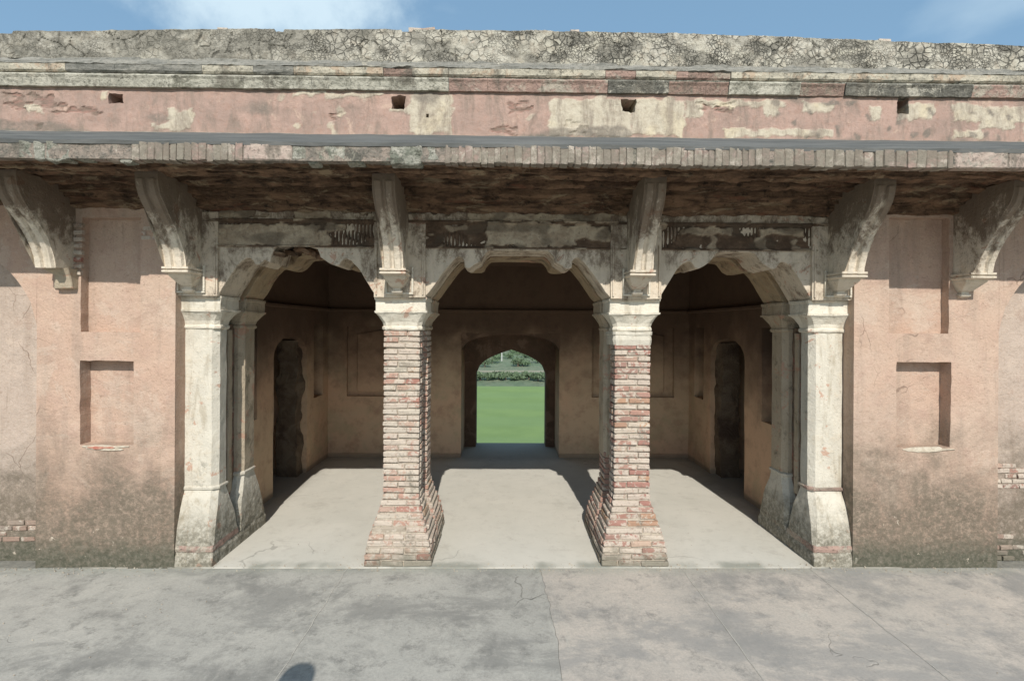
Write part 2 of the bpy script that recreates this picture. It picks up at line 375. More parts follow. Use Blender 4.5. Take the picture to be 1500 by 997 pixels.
def leaf_mat(name, a, b):
    s = M(name, .7); c = s.mix(s.noise(3, 5, .7), a, b); return s.done(c)
leaf = leaf_mat('shrub_leaves', (.10, .15, .085), (.15, .20, .115))
leaf2 = leaf_mat('pale_shrub_leaves', (.10, .155, .09), (.15, .21, .11))
bark = simple('bark', (.10, .07, .05), (.16, .12, .09), 20)
post_m = simple('white_post_paint', (.7, .7, .66), (.6, .6, .56), 5)

# ------------------------------------------------------------------ object helpers
def obj(name, me, mat, parent=None, kind=None, label=None, cat=None, group=None):
    if isinstance(me, bmesh.types.BMesh):
        bm = me; bmesh.ops.recalc_face_normals(bm, faces=bm.faces)
        me = bpy.data.meshes.new(name); bm.to_mesh(me); bm.free()
    if mat and not me.materials: me.materials.append(mat)
    o = bpy.data.objects.new(name, me); col.objects.link(o)
    if parent: o.parent = parent
    if kind: o['kind'] = kind
    if label: o['label'] = label
    if cat: o['category'] = cat
    if group: o['group'] = group
    return o
def empty(name, loc=(0, 0, 0), parent=None, kind=None, label=None, cat=None, group=None):
    o = bpy.data.objects.new(name, None); col.objects.link(o); o.location = loc; o.empty_display_size = .2
    if parent: o.parent = parent
    if kind: o['kind'] = kind
    if label: o['label'] = label
    if cat: o['category'] = cat
    if group: o['group'] = group
    return o
def nz3(x, y, z): return noise.noise(Vector((x, y, z)))
def wob(p, amp, f):
    v = noise.noise_vector(Vector(p)*f); return Vector(p) + v*amp
def add_box(bm, x0, x1, y0, y1, z0, z1, bev=0, jit=0):
    r = bmesh.ops.create_cube(bm, size=1)
    vs_ = r['verts']
    for v in vs_:
        v.co = Vector(((x0+x1)/2+v.co.x*(x1-x0), (y0+y1)/2+v.co.y*(y1-y0), (z0+z1)/2+v.co.z*(z1-z0)))
        if jit: v.co += Vector((random.uniform(-jit, jit), random.uniform(-jit, jit), random.uniform(-jit, jit)))
    if bev:
        es = list({e for v in vs_ for e in v.link_edges})
        bmesh.ops.bevel(bm, geom=es, offset=bev, segments=1, affect='EDGES')
def resample(pts, d):
    out = []
    n = len(pts)
    for i in range(n):
        a, b = Vector(pts[i]), Vector(pts[(i+1) % n]); k = max(1, int((b-a).length/d))
        for j in range(k): out.append(a.lerp(b, j/k))
    return out
def extrude(outline, y0, y1, amp=.0, f=9, d=.03, bev=.006, inset=None):
    """outline in X,Z (closed), extruded from y0 (front) to y1, ragged edges"""
    pts = resample([(p[0], 0, p[1]) for p in outline], d) if d else [Vector((p[0], 0, p[1])) for p in outline]
    bm = bmesh.new(); fr = []; bk = []
    for p in pts:
        q = p
        if amp:
            v = noise.noise_vector(Vector((p.x*f, y0*3, p.z*f))); v2 = noise.noise_vector(Vector((p.x*f*3.1, y0*5, p.z*f*3.1)))
            q = p + Vector((v.x+v2.x*.5, 0, v.z+v2.z*.5))*amp
        fr.append(bm.verts.new((q.x, y0, q.z))); bk.append(bm.verts.new((q.x, y1, q.z)))
    n = len(pts)
    P2 = [Vector((v.co.x, v.co.z)) for v in fr]
    area = sum(P2[i].x*P2[(i+1) % n].y-P2[(i+1) % n].x*P2[i].y for i in range(n))
    sg = 1 if area > 0 else -1
    cap = fr
    if bev:
        cap = []
        for i in range(n):
            t = P2[(i+1) % n]-P2[i-1]
            if t.length > 1e-9: t.normalize()
            nv = Vector((-t.y, t.x))*sg*bev*.8
            cap.append(bm.verts.new((P2[i].x+nv.x, y0, P2[i].y+nv.y)))
            fr[i].co.y = y0+bev
        for i in range(n): bm.faces.new((cap[i], fr[i], fr[(i+1) % n], cap[(i+1) % n]))
    for ring in (cap, bk):
        for tri in tessellate_polygon([[Vector((v.co.x, v.co.z, 0)) for v in ring]]):
            try: bm.faces.new([ring[q] for q in tri])
            except ValueError: pass
    for i in range(n): bm.faces.new((fr[i], bk[i], bk[(i+1) % n], fr[(i+1) % n]))
    return bm
def sweep(profile, x0, x1, dx=.05, amp=.006, f=6, seed=0):
    """profile of (y,z) swept along X, with an uneven surface"""
    bm = bmesh.new(); n = max(2, int((x1-x0)/dx)); rows = []
    for i in range(n+1):
        x = x0+(x1-x0)*i/n; row = []
        for k, (y, z) in enumerate(profile):
            v = noise.noise_vector(Vector((x*f, k*1.7+seed, y*f+z*f))); v2 = noise.noise_vector(Vector((x*f*3.3, k*2.7+seed, z*f)))
            row.append(bm.verts.new((x, y+(v.y+v2.y*.6)*amp, z+(v.z+v2.z*.6)*amp)))
        rows.append(row)
    for a, b in zip(rows, rows[1:]):
        for k in range(len(profile)-1): bm.faces.new((a[k], a[k+1], b[k+1], b[k]))
    for r in (rows[0], rows[-1]):
        if len(r) > 2:
            try: bm.faces.new(r)
            except Exception: pass
    return bm
def loft(rings, ch=.0):
    """rings: (z, x0, x1, y0, y1, chamfer) -> closed body of octagonal sections"""
    bm = bmesh.new(); rr = []
    for z, x0, x1, y0, y1, c in rings:
        c = max(c, .001)
        pts = [(x0+c, y0), (x1-c, y0), (x1, y0+c), (x1, y1-c), (x1-c, y1), (x0+c, y1), (x0, y1-c), (x0, y0+c)]
        rr.append([bm.verts.new((x, y, z)) for x, y in pts])
    for a, b in zip(rr, rr[1:]):
        for i in range(8): bm.faces.new((a[i], a[(i+1) % 8], b[(i+1) % 8], b[i]))
    bm.faces.new(rr[0][::-1]); bm.faces.new(rr[-1])
    return bm
def roughen(bm, cuts_len=.05, amp=.004, f=14, seed=0):
    for _ in range(5):
        es = [e for e in bm.edges if e.calc_length() > cuts_len*1.6]
        if not es or len(bm.verts) > 14000: break
        bmesh.ops.subdivide_edges(bm, edges=es, cuts=1, use_grid_fill=True)
    bmesh.ops.triangulate(bm, faces=[x for x in bm.faces if len(x.verts) > 4])
    for v in bm.verts:
        a = noise.noise_vector(v.co*f+Vector((seed, 0, 0))); b = noise.noise_vector(v.co*f*3+Vector((0, seed, 0)))
        v.co += (a+b*.5)*amp
    return bm
def hsheet(name, xs, zs, Y, fn, mat, parent, holes=(), attrs=(), kind=None, wobble=0):
    """upright sheet as a height field: fn(x,z)->(dy, {attr:value}); holes (x0,x1,z0,z1,depth) are real recesses"""
    def merge(c, extra):
        c = sorted(set(list(c)+extra)); out = [c[0]]
        for v in c[1:]:
            if v-out[-1] > .0025: out.append(v)
            elif v in extra: out[-1] = v
        return out
    xs = merge(xs, [h[i] for h in holes for i in (0, 1)]); zs = merge(zs, [h[i] for h in holes for i in (2, 3)])
    V = []; A = {a: [] for a in attrs}; F = []; nx, nz_ = len(xs), len(zs)
    for z in zs:
        for x in xs:
            dy, at_ = fn(x, z)
            V.append((x, Y+dy, z))
            for a in attrs: A[a].append(at_.get(a, 0))
    def hole(i, j):
        cx, cz = (xs[i]+xs[i+1])/2, (zs[j]+zs[j+1])/2
        for h in holes:
            if h[0] < cx < h[1] and h[2] < cz < h[3]: return h
    for j in range(nz_-1):
        for i in range(nx-1):
            if not hole(i, j): F.append((j*nx+i, j*nx+i+1, (j+1)*nx+i+1, (j+1)*nx+i))
    for h in holes:
        i0 = min(range(nx), key=lambda k: abs(xs[k]-h[0])); i1 = min(range(nx), key=lambda k: abs(xs[k]-h[1]))
        j0 = min(range(nz_), key=lambda k: abs(zs[k]-h[2])); j1 = min(range(nz_), key=lambda k: abs(zs[k]-h[3]))
        idx = {}
        for j in range(j0, j1+1):
            for i in range(i0, i1+1):
                idx[i, j] = len(V); v = V[j*nx+i]
                V.append((v[0], Y+h[4]+(v[1]-Y)*.5, v[2]))
                for a in attrs: A[a].append(A[a][j*nx+i])
        for j in range(j0, j1):
            for i in range(i0, i1): F.append((idx[i, j], idx[i+1, j], idx[i+1, j+1], idx[i, j+1]))
        for i in range(i0, i1):
            F.append((j0*nx+i, idx[i, j0], idx[i+1, j0], j0*nx+i+1)); F.append((j1*nx+i, j1*nx+i+1, idx[i+1, j1], idx[i, j1]))
        for j in range(j0, j1):
            F.append((j*nx+i0, (j+1)*nx+i0, idx[i0, j+1], idx[i0, j])); F.append((j*nx+i1, idx[i1, j], idx[i1, j+1], (j+1)*nx+i1))
    if wobble:
        for q, v in enumerate(V):
            if q < nx*nz_ and (q % nx in (0, nx-1) or q < nx or q >= nx*(nz_-1)): continue
            a_ = noise.noise_vector(Vector((v[0]*13, 0, v[2]*13))); b_ = noise.noise_vector(Vector((v[0]*40, 3, v[2]*40)))
            V[q] = (v[0]+(a_.x+b_.x*.4)*wobble, v[1], v[2]+(a_.z+b_.z*.4)*wobble)
    me = bpy.data.meshes.new(name); me.from_pydata(V, [], F)
    for a in attrs:
        at_ = me.attributes.new(a, 'FLOAT', 'POINT'); at_.data.foreach_set('value', A[a])
    me.update()
    return obj(name, me, mat, parent, kind)
def rng(a, b, d):
    n = max(1, round((b-a)/d)); return [a+(b-a)*i/n for i in range(n+1)]
def smooth(x, a, b):
    t = min(1, max(0, (x-a)/(b-a))); return t*t*(3-2*t)

def inpatch(x, z, P, s_):
    best = 0
    dx = nz3(x*11, s_, z*11)*.03+nz3(x*32, s_, z*32)*.014; dz = nz3(x*11, s_+9, z*11)*.025+nz3(x*32, s_+5, z*32)*.010
    X, Z = x+dx, z+dz
    for (x0, z0, x1, z1) in P:
        e = min(X-x0, x1-X, Z-z0, z1-Z)
        best = max(best, smooth(e, -.004, .004))
    return best

# ------------------------------------------------------------------ layout numbers
CX = [-2.345, -.795, .987, 2.52]          # column axes
ZAB0, ZAB1 = 1.90, 2.01                    # abacus
ZTOP = 2.70
Y0, YB = 3.22, 4.09                        # back wall, its outer face
XL, XR = -2.42, 2.54                       # hall side walls
EXT = 6.2

B = empty('arcaded_pavilion', (0, 0, 0), label='weathered pink plastered pavilion with three cusped arches and a deep eave', cat='building')

# ------------------------------------------------------------------ setting: ground
def sheet(name, x0, x1, y0, y1, z, mat, parent=None, kind='structure', n=1):
    bm = bmesh.new(); bmesh.ops.create_grid(bm, x_segments=n, y_segments=n, size=.5)
    for v in bm.verts: v.co = Vector(((x0+x1)/2+v.co.x*(x1-x0), (y0+y1)/2+v.co.y*(y1-y0), z))
    return obj(name, bm, mat, parent, kind)
terr = empty('terrace', (0, 0, -.004), kind='structure')
def tz(o): o.location.z = .004; return o
# slabs: joints run away from the wall; edges slightly ragged
jx = [-12, -3.9, ax(797, 0), 4.6, 12]
mats = [slabA, slabA, slabB, slabB]
yr = [-12, -5.2, -.002]
for i in range(len(jx)-1):
    for k in range(2):
        a, b = jx[i]+.0012, jx[i+1]-.0012; y0, y1 = yr[k]+.002, yr[k+1]-.002
        n = 150 if k else 20; bm = bmesh.new(); rows = []
        def joint(x, y):
            if abs(x) > 11: return 0
            jn = min(range(len(jx)), key=lambda q: abs(jx[q]-x)); jag = 1.0 if jn == 2 else .3
            return (nz3(y*1.2, jn*3.3, 0)*.05+nz3(y*6, jn*3.3, 4)*.022+nz3(y*21, jn*3.3, 4)*.012)*jag
        for t in range(n+1):
            y = y0+(y1-y0)*t/n; da, db = joint(a, y), joint(b, y)
            row = [bm.verts.new((a+da, y, -.05)), bm.verts.new((a+da, y, 0))]
            for q in range(1, 12):
                x = a+da+(b+db-a-da)*q/12; row.append(bm.verts.new((x, y-(.004+nz3(x*6, 5, 1)*.005 if t == n and k else 0), 0)))
            row += [bm.verts.new((b+db, y, 0)), bm.verts.new((b+db, y, -.05))]; rows.append(row)
        for p, q in zip(rows, rows[1:]):
            for c_ in range(len(p)-1): bm.faces.new((p[c_], p[c_+1], q[c_+1], q[c_]))
        for r_ in (rows[0], rows[-1]): bm.faces.new(r_)
        o = obj('paving_slab', bm, mats[i] if k else slabC, terr); o.location.z = random.uniform(-.0006, .0006)
fill_m = simple('pale_joint_filler', (.52, .50, .44), (.44, .42, .37), 30)
for px_, sd in ((512, 1), (1000, 2), (1187, 3)):
    bm = bmesh.new(); prev = None; xj = ax(px_, 0)
    for t in range(80):
        y = -.02-t*.065; x = xj+nz3(y*.8, sd, 0)*.03+nz3(y*7, sd, 3)*.012; wd = max(.0008, .0028+nz3(y*9, sd, 7)*.005)
        q = (bm.verts.new((x-wd, y, .0022)), bm.verts.new((x+wd, y, .0022)))
        if prev: bm.faces.new((prev[0], prev[1], q[1], q[0]))
        prev = q
    obj('joint_filler', bm, fill_m, terr)
bm = bmesh.new(); add_box(bm, -12.1, 12.1, -12.1, -.001, -2.4, -.009)
tz(obj('terrace_base', bm, mortar_dark, terr))
bm = bmesh.new(); add_box(bm, XL-.7, XR+.7, .0, YB, -.4, 0)
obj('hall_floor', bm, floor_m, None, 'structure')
bm = bmesh.new()
for a, b in ((-12, XL-.702), (XR+.702, 12)): add_box(bm, a, b, .001, .9, -.4, -.003)
obj('foundation', bm, mortar_dark, B)

# land: lawn behind, hillside rising beyond, all one sheet to the horizon
bm = bmesh.new()
ys = [-900, -300, -60, -12, 0, 4, 10, 16, 22, 26, 28.7, 31, 34, 37, 40, 44, 48, 54, 60, 70, 90, 130, 200, 320, 500, 900]
xs_ = [-900, -400, -180, -90, -50, -30, -20, -14, -10, -7, -4, -2, 0, 2, 4, 7, 10, 14, 20, 30, 50, 90, 180, 400, 900]
def land(x, y):
    z = -2
    if y > 29: z += .25*smooth(y, 28.7, 31)
    if y > 38: z += (y-38)*.055 + nz3(x*.06, y*.06, 2)*min(2.5, (y-38)*.05)
    return min(z, 14+nz3(x*.006, y*.006, 7)*8) if y > 38 else z
g = [[bm.verts.new((x, y, land(x, y))) for x in xs_] for y in ys]
for a, b in zip(g, g[1:]):
    for i in range(len(xs_)-1):
        f = bm.faces.new((a[i], a[i+1], b[i+1], b[i])); f.smooth = True
        f.material_index = 0 if a[0].co.y < 28.7 else 1
me = bpy.data.meshes.new('ground'); bm.to_mesh(me); bm.free(); me.materials.append(lawn_m); me.materials.append(hill_m)
obj('ground', me, None, None, 'structure')
bounce_m = simple('warm_bounce_ground', (.43, .36, .27), (.37, .31, .23), 3)
sheet('bounce_ground', -60, 60, -60, -12.0, -.02, bounce_m)  # unseen ground added behind the camera to warm the bounced light
tr = bmesh.new(); r1 = []
for i in range(41):
    x = -60+i*3; y = 35.6+math.sin(x*.13)*.35
    r1.append((tr.verts.new((x, y, -1.735)), tr.verts.new((x, y+1.5, -1.70))))
for a, b in zip(r1, r1[1:]): tr.faces.new((a[0], b[0], b[1], a[1]))
obj('dirt_track', tr, path_m, None, 'structure')

def shrub(name, x, y, w_, h, mat, label, cat, grp, n=420):
    z0 = land(x, y)
    root = empty(name, (x, y, z0), label=label, cat=cat, group=grp)
    bm = bmesh.new(); rs = random.Random(int(x*97+y*31))
    lobes = [(rs.uniform(-.3, .3)*w_, rs.uniform(-.3, .3)*w_, rs.uniform(.4, .75)*h, rs.uniform(.22, .38)*w_) for _ in range(6)]
    for _ in range(n):
        lx, ly, lz, lr = rs.choice(lobes); d = Vector((rs.gauss(0, 1), rs.gauss(0, 1), rs.gauss(0, 1))).normalized()*lr*rs.uniform(.5, 1.1)
        p = Vector((lx+d.x, ly+d.y, max(.04, lz+d.z*h/w_))); s_ = rs.uniform(.05, .12)
        q = Euler((rs.uniform(0, 6), rs.uniform(0, 6), rs.uniform(0, 6))).to_matrix()
        bm.faces.new([bm.verts.new(p+q@Vector(c)*s_) for c in ((-1, 0, 0), (0, -.5, 0), (1, 0, 0), (0, .5, 0))])
    obj('foliage', bm, mat, root)
    bm = bmesh.new(); bmesh.ops.create_cone(bm, segments=6, radius1=.06, radius2=.03, depth=h*.6, cap_ends=True)
    for v in bm.verts: v.co.z += h*.3
    obj('stem', bm, bark, root)
rs = random.Random(3)
xx = -3.2; k = 0
while xx < 4.2:
    ww_ = rs.uniform(.7, 1.2); hh = rs.uniform(.35, .6)
    shrub('shrub', xx, 30.2+rs.uniform(-.5, .8), ww_, hh, leaf, 'dark low shrub in the row along the far edge of the lawn', 'shrub', 'shrubs along the far edge of the lawn')
    xx += ww_*.62; k += 1
for i in range(26):
    y = rs.uniform(39, 62); x = rs.uniform(-.07, .085)*(y+3.8)
    shrub('hillside_bush', x, y, rs.uniform(.8, 1.7), rs.uniform(.5, .95), leaf2 if i % 3 else leaf, 'green bush scattered on the hillside beyond the track', 'bush', 'bushes on the hillside', 300)
# white marker post on the slope
px_, pz_ = at(735, 536, 44)
bm = bmesh.new(); bmesh.ops.create_cone(bm, segments=8, radius1=.045, radius2=.035, depth=1.2, cap_ends=True)
for v in bm.verts: v.co.z += .6
pr = empty('marker_post', (px_, 44, land(px_, 44)-.1), label='thin white post standing on the hillside seen through the back doorway', cat='post')
obj('shaft', bm, post_m, pr)
bm = bmesh.new(); bmesh.ops.create_uvsphere(bm, u_segments=8, v_segments=5, radius=.06)
for v in bm.verts: v.co.z += 1.22
obj('cap', bm, post_m, pr)

# ------------------------------------------------------------------ flank walls
def und(x, z, amp=.006):
    return nz3(x*1.7, 3, z*1.7)*amp*1.6 + nz3(x*7, 1, z*7)*amp*.5
def edge_w(x, lo, hi, z=1, zlo=-9): return min(1, max(0, (x-lo)/.04), max(0, (hi-x)/.04))
def wall_fn(lo, hi):
    def fn(x, z):
        d = und(x, z)*edge_w(x, lo, hi)
        if z < .5: d += abs(nz3(x*16, 9, z*16))*.012*smooth(z, .5, 0)*edge_w(x, lo, hi)
        return d, {}
    return fn
def lattice(h): return (ax(h[0], 0, (h[2]+h[3])/2), ax(h[1], 0, (h[2]+h[3])/2), az(h[3], 0, h[0]), az(h[2], 0, h[0]), h[4])
# left pier wall
xe, xi = ax(54), ax(257)
hl = [lattice((117, 196, 528, 651, .10)), lattice((119, 206, 318, 486, .07))]
hsheet('pier_wall', rng(xe, xi, .03), rng(-.02, ZTOP+.02, .03), 0, wall_fn(xe, xi), pinkw, B, hl, wobble=.005)
hr = [lattice((1313, 1393, 530, 655, .10)), lattice((1302, 1391, 318, 488, .07))]
xr0, xr1 = ax(1251), ax(1463)
hsheet('pier_wall', rng(xr0, xr1, .03), rng(-.02, ZTOP+.02, .03), 0, wall_fn(xr0, xr1), pinkw, B, hr, wobble=.005)
# side returns of the pier walls and masonry behind them
for a, b in ((xe, xi), (xr0, xr1)):
    bm = bmesh.new(); add_box(bm, a+.002, b-.002, .0, .9, -.02, ZTOP); 
    # open the front so the sheet shows: drop it back behind the recesses
    for v in bm.verts:
        if v.co.y < .1: v.co.y = .115
    obj('masonry_core', bm, pinkw, B)
    for x0, x1 in ((a, a+.012), (b-.012, b)):
        bm = bmesh.new(); add_box(bm, x0, x1, .002, .12, -.02, ZTOP); obj('wall_return', roughen(bm, .1, .0015), pinkw, B)
# arched recesses at both ends
def arch_curve(xa, xb, zs_, zt, n=14):
    """pointed arch from (xa,zs) over apex to (xb,zs)"""
    pts = []; cx = (xa+xb)/2
    for i in range(n+1):
        t = i/n; x = xa+(cx-xa)*t; pts.append((x, zs_+(zt-zs_)*(1-(1-t)**1.9)**.62))
    for i in range(1, n+1):
        t = 1-i/n; x = xb+(cx-xb)*t; pts.append((x, zs_+(zt-zs_)*(1-(1-t)**1.9)**.62))
    return pts
def side_recess(xa, xb, tag_):
    c = arch_curve(xa, xb, 1.78, 2.42)
    out = [(xa, ZTOP), (xb, ZTOP)] + [(x, z) for x, z in reversed(c)]
    bm = extrude([(xa, ZTOP+.02), (xb, ZTOP+.02)] + list(reversed(c)), .0, .115, .0015, 9, .06, .004)
    obj('recess_spandrel', bm, pinkw, B)
    lo, hi = min(xa, xb)-.02, max(xa, xb)+.02
    hsheet('recess_wall', rng(lo, hi, .04), rng(-.02, ZTOP, .04), .11, wall_fn(lo, hi), pinkr, B)
    bm = bmesh.new(); add_box(bm, lo, hi, .14, .9, -.02, ZTOP); obj('masonry_core', bm, pinkw, B)
side_recess(xe-1.45, xe, 'l'); side_recess(xr1, xr1+1.45, 'r')
for a, b in ((-EXT, xe-1.45), (xr1+1.45, EXT)):
    hsheet('pier_wall', rng(a, b, .06), rng(-.02, ZTOP+.02, .06), 0, wall_fn(a, b), pinkw, B)
    bm = bmesh.new(); add_box(bm, a+.002, b-.002, .02, .9, -.02, ZTOP); obj('masonry_core', bm, pinkw, B)

# ------------------------------------------------------------------ plaster chips and exposed brick patches
def brick_mesh(sx, sy, sz, seed):
    rs_ = random.Random(seed); bm = bmesh.new()
    bmesh.ops.create_cube(bm, size=1)
    for v in bm.verts: v.co = Vector((v.co.x*sx, v.co.y*sy, v.co.z*sz))
    bmesh.ops.bevel(bm, geom=list(bm.edges), offset=min(sz, sx)*.11, segments=1, affect='EDGES')
    for v in bm.verts: v.co += Vector((rs_.uniform(-1, 1), rs_.uniform(-1, 1), rs_.uniform(-1, 1)))*.0034
    bmesh.ops.recalc_face_normals(bm, faces=bm.faces)
    me = bpy.data.meshes.new('brick'); bm.to_mesh(me); bm.free(); return me
BM = {}
def brick(name, loc, size, mat, parent, rot=(0, 0, 0)):
    """a single brick: meshes shared between bricks of about the same size"""
    key = (round(size[0]*40), round(size[1]*40), round(size[2]*250), mat.name, random.randrange(3))
    if key not in BM:
        BM[key] = brick_mesh(size[0], size[1], size[2], hash(key[:3]) & 1023); BM[key].materials.append(mat)
        BM[key]['sz'] = size
    o = bpy.data.objects.new(name, BM[key]); col.objects.link(o); o.parent = parent
    s0 = BM[key]['sz']; o.scale = (size[0]/s0[0], size[1]/s0[1], size[2]/s0[2])
    o.location = loc; o.rotation_euler = rot
    return o
def brick_patch(x0, x1, z0, z1, Y, mat, parent, L_=.13, H_=.036, proud=.012, skip=.1, depth=.03):
    z = z0; r = 0
    while z < z1-.01:
        x = x0-(r % 2)*L_*.5+random.uniform(-.02, .02)
        while x < x1:
            l = L_*random.uniform(.6, 1.05); a, b = max(x, x0), min(x+l, x1)
            if b-a > .03 and random.random() > skip:
                brick('brick', ((a+b)/2, Y+depth/2-proud*random.uniform(.3, 1), z+H_/2), (b-a-.008, depth, H_-.008), mat, parent, (random.uniform(-.03, .03), random.uniform(-.03, .03), random.uniform(-.03, .03)))
            x += l
        z += H_; r += 1
# lower left and right: brickwork laid bare at the foot of the recesses
brick_patch(-4.1, xe-.01, .10, .28, .11, brickD, B, .14, .042, .010, .4)
brick_patch(xr1+.01, 4.1, .0, .24, .11, brickD, B, .14, .042, .012, .35)
brick_patch(ax(1472), 4.1, az(722, 0, 1480), az(688, 0, 1480), .11, brickR, B, .13, .04, .016, .1)
# toothed brick edge of the left upper recess, and bricks by the second bracket
z = az(400, 0, 115)
while z < az(322, 0, 115):
    brick('brick', (ax(114)+random.uniform(-.006, .006), .0, z), (.065, .03, .032), brickL, B, (0, random.uniform(-.06, .06), 0)); z += .05
brick_patch(ax(206), ax(232), az(352, 0, 215), az(330, 0, 215), .0, brickL, B, .1, .036, .01, .1)
def chip(name, cx, cz, rx, rz, Y, mat, thick=.006, n=18, seed=0, par=None):
    pts = []
    for i in range(n):
        a = i/n*2*math.pi; r = 1+nz3(math.cos(a)*1.4+seed, math.sin(a)*1.4, seed)*.9
        pts.append((cx+math.cos(a)*rx*r, cz+math.sin(a)*rz*r))
    return obj(name, extrude(pts, Y-thick, Y+.01, 0, 9, 0, .0015), mat, par or B)
red_core = simple('exposed_red_brick_core', (.45, .17, .12), (.52, .30, .22), 24)
pale_core = simple('exposed_pale_lime_core', (.62, .56, .45), (.50, .43, .33), 20)
x_, z_ = at(157, 655); chip('plaster_scar', x_, z_, .17, .018, .0, pale_core, .006, 22, 3); chip('plaster_scar', x_-.03, z_, .09, .01, -.007, red_core, .004, 18, 9)
x_, z_ = at(1352, 658); chip('plaster_scar', x_, z_, .19, .014, .0, pale_core, .006, 22, 5)
x_, z_ = at(86, 423); 

# ------------------------------------------------------------------ arcade: capitals, arches, pilasters
def capital(cx, mat, side=0, parent=None):
    for (a, b) in ((.12, .29), (.50, .74)):
        h = .142; e = []
        ya, yb = a, b
        def rg(z, g, c): return (z, cx-h-g, cx+h+g, ya-g, min(yb+g, .413) if a < .3 else yb+g, c) if a < .3 else (z, cx-h-g, cx+h+g, max(ya-g, .417), yb+g, c)
        rings = [rg(1.765, .004, .03), rg(1.775, .012, .03), rg(1.79, .012, .03), rg(1.80, .004, .03), rg(1.83, .012, .03), rg(1.87, .035, .025), rg(1.895, .052, .015), rg(1.897, .058, .006),
                 rg(1.912, .06, .004), rg(1.914, .05, .004), rg(1.99, .05, .004), rg(2.0, .056, .004), rg(2.015, .056, .004)]
        bm = loft(rings); roughen(bm, .035, .006, 12, cx)
        obj('capital', bm, mat if a < .3 else wwgrey, parent)
def cusped(xa, xb, broken=False):
    """intrados of a cusped arch from left springing to right springing"""
    w_ = xb-xa; c = (xa+xb)/2
    # half profile, u: 0 at springing..1 at the crown (x), z absolute
    hw = w_/2
    P = [(1, 1.995), (.985, 2.0), (.945, 2.03), (.905, 2.062), (.86, 2.11), (.815, 2.158), (.765, 2.21), (.72, 2.252), (.67, 2.295), (.63, 2.322), (.60, 2.327), (.575, 2.315), (.556, 2.295), (.552, 2.25), (.52, 2.238), (.49, 2.242), (.46, 2.262), (.42, 2.277), (.385, 2.29), (.365, 2.325), (.33, 2.355), (.30, 2.372), (.15, 2.376), (0, 2.377)]
    if w_ < 1.4:
        P = [(1, 1.995), (.985, 2.0), (.93, 2.045), (.87, 2.105), (.80, 2.178), (.73, 2.243), (.66, 2.288), (.60, 2.304), (.56, 2.300), (.53, 2.278), (.51, 2.255), (.46, 2.250), (.40, 2.268), (.33, 2.297), (.28, 2.335), (.24, 2.365), (.21, 2.374), (.1, 2.378), (0, 2.379)]
    L_ = [(c-u*hw, z) for u, z in P]; Rr = [(c+u*hw, z) for u, z in reversed(P[:-1])]
    if broken:
        L_ = [(x, z+(.035 if abs(x-c) < hw*.3 else 0)+(random.uniform(-.03, .02) if abs(x-c) < hw*.42 else 0)) for x, z in L_]
        Rr = [(x, z+(.02 if abs(x-c) < hw*.2 else 0)+(random.uniform(-.03, .02) if abs(x-c) < hw*.42 else 0)) for x, z in Rr]
    return L_+Rr
for i in range(3):
    a, b = CX[i], CX[i+1]
    ia, ib = a+.155, b-.155
    for k, (ya, yb, dz, dw) in enumerate(((.05, .37, 0, 0), (.372, .448, .045, -.05), (.45, .77, 0, .0))):
        c = cusped(ia+dw, ib-dw, broken=(i == 0 and k == 0))
        z0 = 2.0
        cc = [(x, max(z, 2.275) if k == 2 and abs(x-(a+b)/2) < (b-a)*.24 else z) for x, z in c]
        if k == 1: cc = [(a+.12, 2.0), (a+.16, 2.1), (a+.30, 2.25), (a+.44, 2.372), (a+.5, 2.383), (b-.5, 2.383), (b-.44, 2.372), (b-.30, 2.25), (b-.16, 2.1), (b-.12, 2.0)]
        out = [(a, ZTOP), (a, z0)] + cc + [(b, z0), (b, ZTOP)]
        bm = extrude(out, ya, yb, .0055 if i == 0 else .0022, 12, .025, .004 if k != 1 else 0)
        obj('cusped_arch' if k != 1 else 'arch_core', bm, (wwarch, wwsoff, wwsoff)[k], B)
# broken brick crown in the left arch
for q in range(14):
    u = random.uniform(-.17, .17); brick('brick', (-1.57+u, random.uniform(.12, .3), 2.41-abs(u)*.28+random.uniform(-.02, .0)), (.10, .12, .034), soot_shade, B, (random.uniform(-.5, .5), random.uniform(-.6, .6), random.uniform(-.6, .6)))

# frieze above the arches
FR = [(*at(a, d, .04), *at(b, c, .04)) for a, b, c, d in (
    (318, 470, 329, 359), (470, 484, 336, 359), (318, 372, 305, 319), (430, 486, 305, 320), (500, 545, 306, 312), (712, 802, 326, 360), (800, 892, 331, 350), (800, 842, 345, 360),
    (684, 792, 311, 323), (792, 908, 311, 325), (1003, 1072, 334, 343), (1112, 1176, 334, 345), (1020, 1040, 310, 316))]
def frieze_fn(x, z):
    w_ = inpatch(x, z, FR, 2)
    w_ = max(w_, .8*smooth(nz3(x*8, 14, z*14), .28, .36))
    base = 0
    if z < 2.40: base = -.012*smooth(z, 2.402, 2.395)
    if 2.565 < z < 2.60: base = -.022*smooth(z, 2.565, 2.572)*smooth(z, 2.60, 2.592)
    if z >= 2.60: base = .012-.04*smooth(z, 2.65, 2.70)
    comb = smooth(nz3(x*2.2, 3, z*2), -.05, .15)*(1-w_)*(1 if 2.41 < z < 2.56 else .15)
    t = abs(((x*34+nz3(x*3, 4, z*5)*.8) % 1)-.5)
    d = base-.012*w_+comb*(.016*smooth(t, .30, .42))+nz3(x*9, 3, z*16)*.010*(1-w_*.7)+nz3(x*30, 8, z*40)*.004
    return d, {'white': w_, 'raw': comb*smooth(t, .28, .42), 'dark': smooth(nz3(x*6, 21, z*10), 0, .3)}
